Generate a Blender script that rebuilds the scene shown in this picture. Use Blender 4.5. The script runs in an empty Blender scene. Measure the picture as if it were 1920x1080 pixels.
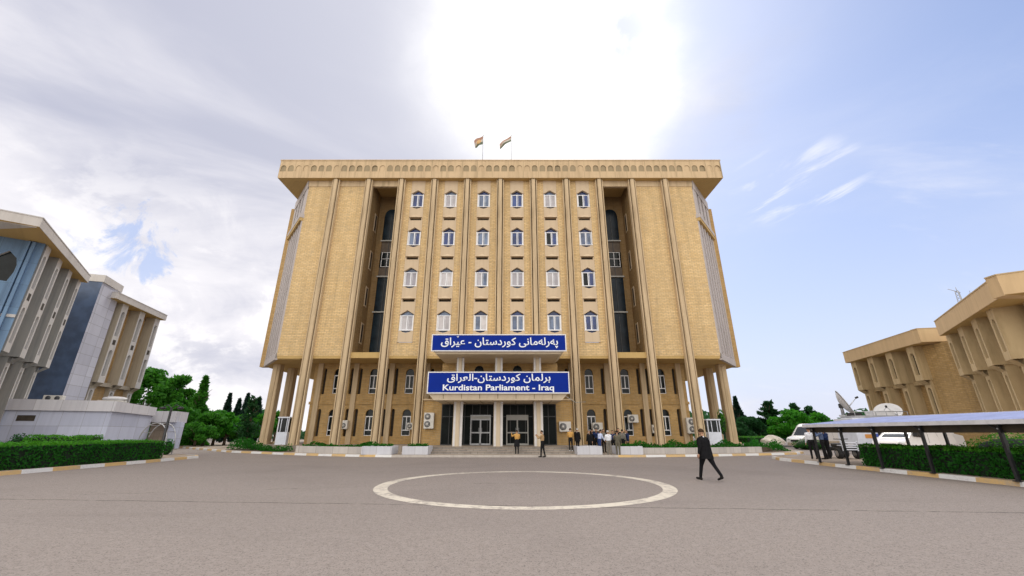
import bpy, bmesh, math, random
from mathutils import Vector, Matrix
R = math.radians
sc = bpy.context.scene
COL = sc.collection
random.seed(7)

# ------------------------------------------------------------------ camera
cam_d = bpy.data.cameras.new('camera'); cam = bpy.data.objects.new('camera', cam_d); COL.objects.link(cam)
cam_d.sensor_width = 36; cam_d.lens = 766/1920*36; cam_d.clip_end = 6000; cam_d.clip_start = .1
cam.location = (0, 0, 1.64); cam.rotation_euler = (R(90+19.47), 0, 0)
sc.camera = cam
sc.view_settings.view_transform = 'Standard'; sc.view_settings.look = 'None'
sc.view_settings.gamma = 1; sc.view_settings.exposure = 0.12

# ------------------------------------------------------------------ sun + sky
SUN_AZ, SUN_EL = R(7.5), R(52)          # azimuth from +Y towards +X: the sun stands behind the roof
sd = Vector((math.sin(SUN_AZ)*math.cos(SUN_EL), math.cos(SUN_AZ)*math.cos(SUN_EL), math.sin(SUN_EL)))
sl = bpy.data.lights.new('sun', 'SUN'); sl.energy = 1.3; sl.angle = R(22); sl.color = (1, .95, .87)
so = bpy.data.objects.new('sun', sl); COL.objects.link(so)
so.rotation_euler = sd.to_track_quat('Z', 'Y').to_euler()

class NT:
    def __init__(s, tree): s.t = tree; s.n = tree.nodes; s.l = tree.links
    def node(s, typ, **kw):
        n = s.n.new(typ)
        for k, v in kw.items():
            if k == 'ins':
                for i, val in v.items(): s.put(n.inputs[i], val)
            else: setattr(n, k, v)
        return n
    def put(s, sock, val):
        if isinstance(val, bpy.types.NodeSocket): s.l.new(val, sock)
        elif val is not None:
            if isinstance(val, (tuple, list)) and len(val) == 3 and sock.type == 'RGBA': val = (*val, 1)
            sock.default_value = val
    def m(s, op, a, b=None, c=None, clamp=False):
        n = s.node('ShaderNodeMath', operation=op, use_clamp=clamp)
        s.put(n.inputs[0], a)
        if b is not None: s.put(n.inputs[1], b)
        if c is not None: s.put(n.inputs[2], c)
        return n.outputs[0]
    def mix(s, f, a, b, blend='MIX'):
        n = s.node('ShaderNodeMix', data_type='RGBA', blend_type=blend)
        s.put(n.inputs[0], f); s.put(n.inputs[6], a); s.put(n.inputs[7], b)
        return n.outputs[2]
    def ramp(s, f, a, b):
        n = s.node('ShaderNodeMapRange', interpolation_type='SMOOTHSTEP')
        s.put(n.inputs[0], f); s.put(n.inputs[1], a); s.put(n.inputs[2], b)
        return n.outputs[0]
    def noise(s, vec, scale, detail=4, rough=.55, dist=0):
        n = s.node('ShaderNodeTexNoise')
        if vec is not None: s.l.new(vec, n.inputs['Vector'])
        n.inputs['Scale'].default_value = scale; n.inputs['Detail'].default_value = detail
        n.inputs['Roughness'].default_value = rough; n.inputs['Distortion'].default_value = dist
        return n.outputs[0]
    def xyz(s, vec):
        n = s.node('ShaderNodeSeparateXYZ'); s.l.new(vec, n.inputs[0]); return n.outputs
    def comb(s, x, y, z):
        n = s.node('ShaderNodeCombineXYZ'); s.put(n.inputs[0], x); s.put(n.inputs[1], y); s.put(n.inputs[2], z); return n.outputs[0]

def build_world():
    w = bpy.data.worlds.new('World'); sc.world = w; w.use_nodes = True
    N = NT(w.node_tree); N.n.clear()
    out = N.node('ShaderNodeOutputWorld'); bg = N.node('ShaderNodeBackground'); N.l.new(bg.outputs[0], out.inputs[0])
    bg.inputs[1].default_value = 0.1
    sky = N.node('ShaderNodeTexSky', sky_type='NISHITA', sun_disc=False, sun_elevation=SUN_EL, sun_rotation=SUN_AZ)
    sky.air_density = 1.0; sky.dust_density = .6; sky.ozone_density = 2.0
    tc = N.node('ShaderNodeTexCoord'); d = tc.outputs['Generated']
    x, y, z = N.xyz(d)[:3]
    zz = N.m('ADD', N.m('MAXIMUM', z, 0.0), .28)
    p = N.comb(N.m('DIVIDE', x, zz), N.m('DIVIDE', y, zz), N.m('MULTIPLY', z, .6))
    n1 = N.noise(p, 1.15, 9, .56, .25)
    n2 = N.noise(p, 2.6, 9, .6, .3)
    n3 = N.noise(p, .75, 4, .5, .2)
    # clouds bank up on the left, clear on the right; broken cover behind
    bias = N.ramp(N.m('ADD', x, N.m('MULTIPLY', z, -.10)), .36, -.22)      # 1 on the left
    back = N.ramp(y, .1, -.35)
    cov = N.m('ADD', N.m('MULTIPLY', bias, .56), N.m('MULTIPLY', n1, .95))
    cov = N.m('ADD', cov, N.m('MULTIPLY', back, .25))
    def near(v, r0, r1):
        q = N.node('ShaderNodeVectorMath', operation='DOT_PRODUCT'); N.l.new(d, q.inputs[0]); q.inputs[1].default_value = v
        return N.ramp(q.outputs['Value'], math.cos(R(r0)), math.cos(R(r1)))
    n4 = N.noise(d, 7, 8, .62, .5)
    # small blue holes low on the left
    def ragged(v, r0, c0_, c1_):
        return N.ramp(N.m('ADD', N.m('MULTIPLY', near(v, r0, 0), .55), N.m('MULTIPLY', N.m('SUBTRACT', N.noise(d, 11, 9, .65, .6), .5), 2.2)), c0_, c1_)
    h1 = ragged((-0.6714, 0.6684, 0.3200), 6, .36, .62)
    h2 = N.m('MULTIPLY', ragged((-0.7180, 0.6267, 0.3030), 6, .46, .72), .6)
    mask = N.ramp(cov, .54, .80)
    mask = N.m('MULTIPLY', mask, N.m('SUBTRACT', 1.0, N.m('MULTIPLY', N.m('MAXIMUM', h1, h2), .85), clamp=True))
    lift = N.m('SUBTRACT', .11, N.m('MULTIPLY', z, .30))
    # soft streaked sheet high up, billowing heaps low down
    sheet = N.noise(N.comb(N.m('ADD', N.m('MULTIPLY', N.xyz(p)[0], .55), N.m('MULTIPLY', N.xyz(p)[1], .35)), N.m('SUBTRACT', N.m('MULTIPLY', N.xyz(p)[1], 1.3), N.m('MULTIPLY', N.xyz(p)[0], .8)), 0.0), 1.5, 7, .55, .5)
    heap = N.noise(N.comb(x, y, N.m('MULTIPLY', z, 1.5)), 6.5, 9, .6, .35)
    low = N.ramp(z, .52, .22)
    tex = N.m('ADD', N.m('MULTIPLY', sheet, N.m('SUBTRACT', 1.0, N.m('MULTIPLY', low, .55))), N.m('MULTIPLY', heap, N.m('MULTIPLY', low, .55)))
    shade = N.ramp(N.m('ADD', N.m('ADD', N.m('MULTIPLY', tex, .7), N.m('MULTIPLY', n3, .3)), N.m('ADD', lift, N.m('MULTIPLY', low, .055))), .40, .64)
    cl = N.mix(shade, (5.2, 5.35, 6.5), (9.0, 8.8, 9.2))
    puff = N.m('MULTIPLY', N.ramp(heap, .48, .60), low)
    cl = N.mix(N.m('MULTIPLY', puff, .8), cl, (10.6, 10.3, 10.3))
    dot = N.node('ShaderNodeVectorMath', operation='DOT_PRODUCT'); N.l.new(d, dot.inputs[0]); dot.inputs[1].default_value = sd
    g0 = N.m('MAXIMUM', dot.outputs['Value'], 0)
    gd = N.node('ShaderNodeVectorMath', operation='DOT_PRODUCT'); N.l.new(d, gd.inputs[0]); gd.inputs[1].default_value = (0.1153, 0.6546, 0.7471)
    g1 = N.m('MAXIMUM', gd.outputs['Value'], 0)
    wob_ = N.m('ADD', .30, N.m('MULTIPLY', N.m('ADD', N.m('MULTIPLY', n4, .5), N.m('MULTIPLY', n2, .5)), 1.5))
    glow = N.m('ADD', N.m('MULTIPLY', N.ramp(N.m('MULTIPLY', N.m('POWER', g1, 26), wob_), .06, .92), 1.0), N.m('MULTIPLY', N.m('POWER', g0, 9), .24))
    cl = N.mix(N.m('MULTIPLY', glow, 1.0, clamp=True), cl, (13.5, 13.3, 13.1))
    grey = N.m('MULTIPLY', near((0.2043, 0.6131, 0.7631), 5.5, .8), N.ramp(n4, .38, .60))
    cl = N.mix(N.m('MULTIPLY', grey, .9), cl, (7.6, 8.0, 9.6))
    # unseen bright cloud bank behind the camera, added to light the facade
    cl = N.mix(N.m('MULTIPLY', back, .9), cl, (19, 18, 16.6))
    skyc = N.mix(1.0, sky.outputs[0], (1.10, 1.25, 1.50), 'MULTIPLY')
    haze = N.m('POWER', N.m('SUBTRACT', 1.0, N.m('MAXIMUM', z, 0), clamp=True), 2.1)
    skyc = N.mix(N.m('MULTIPLY', haze, .98), skyc, (7.2, 7.3, 8.6))
    veil = N.ramp(N.noise(p, .9, 8, .62, .8), .42, .75)
    skyc = N.mix(N.m('MULTIPLY', veil, .40), skyc, (6.3, 7.0, 9.0))
    wisp = N.ramp(N.noise(N.comb(N.m('MULTIPLY', N.xyz(p)[0], .8), N.m('MULTIPLY', N.xyz(p)[1], 2.4), 0.0), 1.6, 8, .6, .6), .56, .8)
    skyc = N.mix(N.m('MULTIPLY', wisp, .45), skyc, (9.0, 9.0, 9.6))
    skyc = N.mix(N.m('MULTIPLY', N.m('POWER', g0, 7), .72), skyc, (9.2, 9.3, 10.4))
    curl = N.m('MULTIPLY', N.m('MAXIMUM', near((0.5870, 0.6676, 0.4580), 5, 1), near((0.5277, 0.7103, 0.4659), 5, 1)), N.ramp(N.noise(N.comb(N.m('MULTIPLY', x, 5), N.m('MULTIPLY', N.m('SUBTRACT', z, N.m('MULTIPLY', x, .25)), 22), 0.0), 1.0, 6, .6, .6), .50, .70))
    skyc = N.mix(N.m('MULTIPLY', curl, .8), skyc, (10.2, 10.1, 10.3))
    N.l.new(N.mix(mask, skyc, cl), bg.inputs[0])
build_world()

# ------------------------------------------------------------------ materials
def new_mat(name):
    m = bpy.data.materials.new(name); m.use_nodes = True
    N = NT(m.node_tree); b = N.n['Principled BSDF']
    return m, N, b
def objco(N):
    return N.node('ShaderNodeTexCoord').outputs['Object']
def bump(N, b, h, strength=.3, dist=.02):
    n = N.node('ShaderNodeBump'); n.inputs['Strength'].default_value = strength; n.inputs['Distance'].default_value = dist
    N.l.new(h, n.inputs['Height']); N.l.new(n.outputs[0], b.inputs['Normal'])
def plain(name, col, rough=.6, var=.12, scale=3, metallic=0, spec=None, bmp=0, coat=0):
    m, N, b = new_mat(name)
    co = objco(N)
    n = N.noise(co, scale, 6, .6)
    f = N.ramp(n, .3, .7)
    N.put(b.inputs['Base Color'], N.mix(f, tuple(c*(1-var) for c in col), tuple(min(1, c*(1+var)) for c in col)))
    b.inputs['Roughness'].default_value = rough; b.inputs['Metallic'].default_value = metallic
    if spec is not None: b.inputs['Specular IOR Level'].default_value = spec
    if coat: b.inputs['Coat Weight'].default_value = coat
    if bmp: bump(N, b, N.noise(co, scale*8, 4), bmp)
    return m
def brick(name, c1, c2, mortar, stain=.35):
    m, N, b = new_mat(name)
    co = objco(N); x, y, z = N.xyz(co)[:3]
    v = N.comb(N.m('ADD', x, y), z, 0.0)
    t = N.node('ShaderNodeTexBrick'); N.l.new(v, t.inputs['Vector'])
    t.inputs['Scale'].default_value = 1; t.inputs['Brick Width'].default_value = .46; t.inputs['Row Height'].default_value = .155
    t.inputs['Mortar Size'].default_value = .022; t.inputs['Mortar Smooth'].default_value = .3
    t.inputs['Color1'].default_value = (*c1, 1); t.inputs['Color2'].default_value = (*c2, 1); t.inputs['Mortar'].default_value = (*mortar, 1)
    big = N.ramp(N.noise(co, .35, 6, .6), .3, .75)
    sv = N.comb(N.m('MULTIPLY', N.m('ADD', x, y), 1.6), N.m('MULTIPLY', z, .14), 0.0)
    streak = N.ramp(N.noise(sv, 1.0, 7, .65), .44, .74)
    col = N.mix(N.m('MULTIPLY', big, .5), t.outputs[0], tuple((a+c)/2*.8 for a, c in zip(c1, mortar)))
    rowv = N.comb(N.m('MULTIPLY', N.m('ADD', x, y), .5), N.m('MULTIPLY', z, 5.5), 0.0)
    col = N.mix(N.m('MULTIPLY', N.ramp(N.noise(rowv, 1.3, 4, .6), .45, .72), .38), col, tuple((p_*.6+q_*.4)*.66 for p_, q_ in zip(c1, mortar)))
    grey = N.ramp(N.noise(co, 1.1, 7, .7), .50, .72)
    col = N.mix(N.m('MULTIPLY', grey, .42), col, (mortar[0]*.92, mortar[1]*.98, mortar[2]*1.12))
    fine = N.noise(v, 5, 3)
    col = N.mix(N.m('MULTIPLY', N.ramp(fine, .45, .75), .25), col, tuple(min(1, a*1.25) for a in c1))
    col = N.mix(N.m('MULTIPLY', streak, stain), col, tuple(a*.45 for a in mortar))
    N.put(b.inputs['Base Color'], col); b.inputs['Roughness'].default_value = .9
    b.inputs['Specular IOR Level'].default_value = .2
    bump(N, b, N.m('ADD', N.m('MULTIPLY', t.outputs['Fac'], -1), N.m('MULTIPLY', N.noise(co, 14, 4), .6)), .5, .02)
    return m
def concrete(name, col, dark, streaks=.5, joint=None, jw=.012, jrow=None):
    m, N, b = new_mat(name)
    co = objco(N); x, y, z = N.xyz(co)[:3]
    h = N.m('ADD', x, y)
    sv = N.comb(N.m('MULTIPLY', h, 2.6), N.m('MULTIPLY', z, .16), 0.0)
    st = N.ramp(N.noise(sv, 1, 7, .66), .42, .70)
    bl = N.ramp(N.noise(co, .7, 6, .6), .35, .7)
    c = N.mix(N.m('MULTIPLY', bl, .4), col, tuple((a*2+q)/3 for a, q in zip(col, dark)))
    c = N.mix(N.m('MULTIPLY', st, streaks), c, dark)
    if joint:
        t = N.node('ShaderNodeTexBrick'); N.l.new(N.comb(h, z, 0.0), t.inputs['Vector']); t.offset = 0
        t.inputs['Scale'].default_value = 1; t.inputs['Brick Width'].default_value = joint; t.inputs['Row Height'].default_value = jrow or joint
        t.inputs['Mortar Size'].default_value = jw
        t.inputs['Color1'].default_value = (1, 1, 1, 1); t.inputs['Color2'].default_value = (.8, .8, .82, 1); t.inputs['Mortar'].default_value = (.5, .48, .45, 1)
        c = N.mix(1.0, c, t.outputs[0], 'MULTIPLY')
    N.put(b.inputs['Base Color'], c); b.inputs['Roughness'].default_value = .88; b.inputs['Specular IOR Level'].default_value = .25
    bump(N, b, N.noise(co, 9, 6, .65), .35, .015)
    return m
def leafmat(name, a, c, hue=(.0, .0, .0)):
    m, N, b = new_mat(name)
    g = N.node('ShaderNodeNewGeometry'); co = objco(N)
    f = N.m('ADD', N.m('MULTIPLY', g.outputs['Random Per Island'], .55), N.m('MULTIPLY', N.ramp(N.noise(co, .8, 4), .35, .65), .45))
    col = N.mix(f, a, c)
    N.put(b.inputs['Base Color'], col); b.inputs['Roughness'].default_value = .6; b.inputs['Specular IOR Level'].default_value = .2
    tr = N.node('ShaderNodeBsdfTranslucent'); N.put(tr.inputs[0], N.mix(.5, col, (c[0]*1.5, c[1]*1.5, c[2])))
    mx = N.node('ShaderNodeMixShader'); mx.inputs[0].default_value = .38
    N.l.new(b.outputs[0], mx.inputs[1]); N.l.new(tr.outputs[0], mx.inputs[2])
    N.l.new(mx.outputs[0], N.n['Material Output'].inputs[0])
    return m
def glass(name, col, rough=.08, var=.3, spec=.5):
    m, N, b = new_mat(name); co = objco(N)
    oi = N.node('ShaderNodeObjectInfo').outputs['Random']
    xyz_ = N.xyz(co)
    f = N.ramp(N.noise(N.comb(N.m('ADD', xyz_[0], N.m('MULTIPLY', oi, 37.0)), xyz_[1], xyz_[2]), 1.2, 3), .35, .65)
    cc = N.mix(f, tuple(c*(1-var) for c in col), tuple(min(1, c*(1+var)) for c in col))
    N.put(b.inputs['Base Color'], N.mix(1.0, cc, N.comb(N.m('ADD', .65, N.m('MULTIPLY', oi, .6)), N.m('ADD', .65, N.m('MULTIPLY', oi, .6)), N.m('ADD', .7, N.m('MULTIPLY', oi, .5))), 'MULTIPLY'))
    b.inputs['Roughness'].default_value = rough; b.inputs['Specular IOR Level'].default_value = spec
    bump(N, b, N.noise(co, 2.5, 2), .04, .02)
    return m
def asphalt():
    m, N, b = new_mat('asphalt'); co = objco(N); x, y, z = N.xyz(co)[:3]
    fine = N.noise(co, 110, 3, .75); mid = N.noise(co, 9, 8, .72); big = N.noise(co, .16, 6, .6, .4)
    spk = N.node('ShaderNodeTexVoronoi'); N.l.new(co, spk.inputs['Vector']); spk.inputs['Scale'].default_value = 62
    f = N.m('ADD', N.m('MULTIPLY', fine, .62), N.m('MULTIPLY', mid, .38))
    c = N.mix(N.ramp(f, .32, .68), (.222, .188, .168), (.362, .315, .286))
    sp = N.xyz(spk.outputs['Color'])[0]
    c = N.mix(N.m('MULTIPLY', N.m('GREATER_THAN', sp, .90), .5), c, (.36, .32, .29))
    c = N.mix(N.m('MULTIPLY', N.m('LESS_THAN', sp, .13), .5), c, (.07, .062, .058))
    c = N.mix(N.m('MULTIPLY', N.ramp(big, .48, .75), .38), c, (.175, .150, .140))
    # tyre-worn bands and oil specks
    band = N.ramp(N.noise(N.comb(N.m('MULTIPLY', x, .06), N.m('MULTIPLY', y, .7), 0.0), 1, 5, .6, .5), .55, .8)
    c = N.mix(N.m('MULTIPLY', band, .34), c, (.158, .136, .128))
    patch = N.node('ShaderNodeTexVoronoi', feature='F1'); N.l.new(N.comb(N.m('MULTIPLY', x, .14), N.m('MULTIPLY', y, .20), 0.0), patch.inputs['Vector']); patch.inputs['Scale'].default_value = 1.0
    c = N.mix(N.m('MULTIPLY', N.ramp(N.xyz(patch.outputs['Color'])[1], .55, .9), .07), c, (.36, .31, .28))
    c = N.mix(N.m('MULTIPLY', N.ramp(N.xyz(patch.outputs['Color'])[0], .6, .95), .07), c, (.14, .12, .112))
    oil = N.ramp(N.noise(co, .9, 5, .6), .72, .8)
    c = N.mix(N.m('MULTIPLY', oil, .5), c, (.07, .062, .058))
    # the long joint that crosses the whole yard, and two finer cracks
    wob = N.m('MULTIPLY', N.m('SUBTRACT', N.noise(co, .8, 6, .7), .5), .28)
    ln = N.m('ABSOLUTE', N.m('ADD', N.m('ADD', N.m('SUBTRACT', y, 10.83), N.m('MULTIPLY', x, .0787)), wob))
    brk = N.ramp(N.noise(co, 1.7, 4, .6), .34, .5)
    c = N.mix(N.m('MULTIPLY', N.m('MULTIPLY', N.ramp(ln, .045, .008), brk), .8), c, (.035, .03, .024))
    wob2 = N.m('MULTIPLY', N.m('SUBTRACT', N.noise(co, .5, 6, .7), .5), 1.6)
    ln2 = N.m('ABSOLUTE', N.m('ADD', N.m('ADD', N.m('SUBTRACT', y, 15.5), N.m('MULTIPLY', x, -.22)), wob2))
    c = N.mix(N.m('MULTIPLY', N.m('MULTIPLY', N.ramp(ln2, .05, .01), N.ramp(N.noise(co, .6, 4), .5, .6)), .5), c, (.05, .045, .04))
    N.put(b.inputs['Base Color'], c); b.inputs['Roughness'].default_value = .85; b.inputs['Specular IOR Level'].default_value = .3
    bump(N, b, N.m('ADD', fine, sp), .5, .012)
    return m
def worn_paint(name, col, under, cut=(.5, .72), scale=9):
    m, N, b = new_mat(name); co = objco(N)
    n = N.m('ADD', N.m('MULTIPLY', N.noise(co, scale, 8, .7), .6), N.m('MULTIPLY', N.noise(co, .7, 4), .4))
    c = N.mix(N.m('MULTIPLY', N.ramp(n, cut[0], cut[1]), .85), col, under)
    c = N.mix(N.m('MULTIPLY', N.ramp(N.noise(co, 60, 3), .5, .7), .25), c, tuple(v*.6 for v in col))
    N.put(b.inputs['Base Color'], c); b.inputs['Roughness'].default_value = .75
    bump(N, b, N.noise(co, 50, 3), .3, .01)
    return m

M = {}
M['asphalt'] = asphalt()
M['ring'] = worn_paint('ring_paint', (.66, .60, .50), (.26, .22, .2), (.46, .62), 5)
M['kerb_white'] = worn_paint('kerb_white_paint', (.72, .72, .72), (.35, .33, .31), (.5, .75))
M['kerb_yellow'] = worn_paint('kerb_yellow_paint', (.62, .42, .18), (.42, .35, .27), (.44, .68))
M['kerb_plain'] = concrete('kerb_concrete', (.46, .42, .38), (.25, .22, .2))
M['paving'] = concrete('paving', (.44, .36, .28), (.26, .22, .18), .4, .6, .012)
M['paving_grey'] = concrete('paving_grey', (.36, .33, .30), (.2, .18, .17), .4, .5, .012)
M['terrace'] = concrete('terrace_stone', (.40, .34, .28), (.2, .17, .14), .4, .6, .012)
M['soil'] = plain('soil', (.10, .075, .05), .95, .4, 2, bmp=.5)
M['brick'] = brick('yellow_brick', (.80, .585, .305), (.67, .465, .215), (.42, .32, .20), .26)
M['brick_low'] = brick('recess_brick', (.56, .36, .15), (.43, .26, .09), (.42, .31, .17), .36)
M['brick_recess'] = brick('shaded_recess_brick', (.36, .23, .10), (.27, .165, .065), (.26, .19, .11), .5)  # shade of the deep stair recesses is put into this brick colour
M['stone'] = concrete('pale_stone', (.58, .45, .29), (.27, .20, .12), .62)
M['groove'] = plain('groove_stone', (.20, .14, .075), .95, .3, 2)
M['stone_strip'] = concrete('window_strip_stone', (.59, .47, .33), (.40, .30, .19), .30)
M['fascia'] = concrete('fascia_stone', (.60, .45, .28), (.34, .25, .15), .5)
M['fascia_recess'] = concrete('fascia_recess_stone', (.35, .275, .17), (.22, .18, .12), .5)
M['soffit'] = concrete('soffit_render', (.52, .36, .15), (.33, .23, .10), .25)
M['grey_panel'] = concrete('grey_panel', (.50, .46, .45), (.34, .31, .29), .4)
M['portico'] = concrete('portico_stone', (.66, .56, .42), (.42, .33, .22), .30)
M['portico_white'] = plain('white_stone_cladding', (.74, .73, .74), .5, .06)
M['white_frame'] = plain('white_aluminium', (.80, .81, .84), .35, .04)
M['grey_frame'] = plain('grey_aluminium', (.42, .42, .40), .4, .06)
M['dark_frame'] = plain('dark_metal', (.03, .032, .036), .45, .2)
M['glass_blue'] = glass('sky_tinted_glass', (.025, .05, .17))  # base colour carries the blue sky's reflection
M['glass_mid'] = glass('greyblue_glass', (.12, .16, .25))
M['glass_pale'] = glass('curtained_glass', (.42, .40, .42), .12, .12)
M['glass_dark'] = glass('dark_glass', (.010, .014, .016), .1, .3, .22)
M['glass_hall'] = glass('hall_glass', (.006, .009, .009), .35, .3, .1)
M['glass_stair'] = glass('stair_glass', (.010, .020, .030), .2, .4, .2)
M['spandrel'] = plain('brown_spandrel', (.10, .07, .045), .5, .25)
M['hole'] = plain('hollow_shade', (.05, .04, .03), .9, .2)  # near black stands in for shade inside hollows and behind openings
M['sign_blue'] = plain('sign_blue', (.004, .024, .25), .75, .05, 1, spec=.12)
M['sign_text'] = plain('sign_lettering', (.80, .84, .90), .4, .03)
M['ac_white'] = plain('ac_casing', (.66, .64, .60), .45, .08)
M['black'] = plain('black_plastic', (.02, .02, .022), .5, .2)
M['grate'] = plain('fan_grate', (.06, .065, .075), .5, .2)
M['planter'] = concrete('planter_marble', (.60, .61, .66), (.42, .42, .46), .35, 1.0, .01)
M['retain'] = concrete('retaining_wall', (.56, .53, .50), (.36, .34, .34), .4, .9, .01)
M['g_stone'] = concrete('side_grey_concrete', (.33, .33, .32), (.19, .20, .21), .5)
M['g_tan'] = concrete('side_tan_concrete', (.43, .38, .30), (.26, .22, .17), .5)
M['g_edge'] = concrete('side_pale_concrete', (.56, .54, .52), (.36, .34, .33), .35)
M['g_fascia'] = concrete('side_fascia', (.58, .55, .52), (.40, .37, .34), .4)
M['g_blue'] = concrete('skylight_tinted_stone', (.20, .32, .48), (.13, .19, .28), .45, 1.6, .01)  # grey stone, tinted with the blue skylight it stands in
M['g_brick'] = brick('side_brick', (.56, .37, .16), (.46, .29, .12), (.42, .31, .19), .3)
M['tower_dark'] = glass('tower_dark_cladding', (.07, .115, .205), .30, .16)
M['tower_white'] = concrete('tower_panels', (.56, .57, .65), (.42, .42, .48), .25, 1.15, .014, .95)
M['annex'] = concrete('annex_panels', (.56, .60, .74), (.40, .43, .54), .35, 1.7, .012, 1.05)
M['annex_band'] = concrete('annex_parapet', (.64, .64, .68), (.45, .45, .50), .35, 2.0, .012, 4)
M['r_stone'] = concrete('right_concrete', (.53, .41, .24), (.25, .18, .09), .55)
M['r_edge'] = concrete('right_pale_concrete', (.56, .43, .25), (.34, .25, .14), .5)
M['r_fascia'] = concrete('right_fascia', (.62, .45, .26), (.42, .30, .17), .35)
M['r_brick'] = brick('right_brick', (.56, .38, .17), (.43, .28, .11), (.34, .24, .13), .45)
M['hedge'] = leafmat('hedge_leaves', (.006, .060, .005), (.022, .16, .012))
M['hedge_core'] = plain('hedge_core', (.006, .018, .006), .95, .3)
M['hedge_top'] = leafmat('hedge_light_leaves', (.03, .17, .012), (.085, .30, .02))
M['lf_pine'] = leafmat('pine_needles', (.012, .10, .008), (.085, .31, .03))
M['lf_dark'] = leafmat('conifer_needles', (.010, .055, .016), (.03, .115, .035))
M['lf_cyp'] = leafmat('cypress_needles', (.006, .026, .020), (.018, .058, .036))
M['lf_lime'] = leafmat('broad_leaves', (.014, .14, .008), (.075, .31, .02))
M['lf_cover'] = leafmat('cover_leaves', (.008, .085, .006), (.03, .19, .015))
M['bark'] = plain('bark', (.11, .08, .055), .95, .35, 5, bmp=.6)
M['roof_metal'] = plain('carport_sheet', (.33, .37, .58), .35, .12, 1.2, metallic=.15)
M['roof_edge'] = plain('carport_edge', (.62, .62, .64), .4, .1)
M['under'] = plain('carport_underside', (.045, .034, .02), .7, .35, 1.5)
M['post'] = plain('black_steel', (.016, .017, .02), .4, .3, 6)
M['van'] = plain('white_van_paint', (.78, .77, .78), .25, .03, 1, coat=.5)
M['van_low'] = plain('van_lower_trim', (.50, .42, .33), .5, .12)
M['car_glass'] = glass('car_glass', (.02, .026, .035), .05)
M['tyre'] = plain('tyre', (.018, .018, .019), .85, .2)
M['rim'] = plain('rim', (.42, .42, .44), .3, .1, metallic=.7)
M['lamp'] = plain('headlamp', (.7, .72, .75), .15, .05)
M['dish'] = plain('dish_white', (.68, .68, .70), .4, .06)
M['steel'] = plain('galvanised_steel', (.40, .41, .43), .4, .15, metallic=.5)
M['booth'] = plain('booth_white', (.66, .70, .80), .4, .06)
M['rock'] = plain('white_rock', (.58, .53, .47), .9, .2, 3, bmp=.6)
M['roof_flat'] = plain('roof_felt', (.30, .29, .27), .9, .2)
for n_, c_ in dict(skin=(.42, .25, .17), skin2=(.34, .20, .13), hair=(.025, .02, .017), hair_brown=(.055, .034, .02), hair_grey=(.45, .44, .43),
                   suit=(.012, .012, .014), black_cloth=(.016, .016, .018), ochre=(.56, .32, .10), tan=(.42, .28, .15), white_cloth=(.72, .74, .80),
                   bluewhite=(.55, .62, .85), denim=(.035, .06, .18), grey_cloth=(.17, .16, .14), camo=(.13, .12, .09), navy=(.02, .035, .10),
                   bluegrey=(.11, .15, .26), shoe=(.02, .018, .017), shoe_white=(.7, .7, .7)).items():
    M[n_] = plain(n_, c_, .95, .2, 8, spec=.08)
M['flag_red'] = plain('flag_red', (.36, .20, .14), .8, .1); M['flag_white'] = plain('flag_white', (.50, .46, .41), .8, .1)  # flag colours are dulled to include the backlighting
M['flag_green'] = plain('flag_green', (.13, .16, .11), .8, .1); M['flag_yellow'] = plain('flag_yellow', (.60, .38, .17), .8, .1); M['flag_black'] = plain('flag_black', (.06, .06, .05), .8, .1)
M['logo_orange'] = plain('orange_marking', (.62, .28, .07), .5, .05); M['logo_blue'] = plain('blue_marking', (.05, .10, .42), .5, .05)

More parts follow.
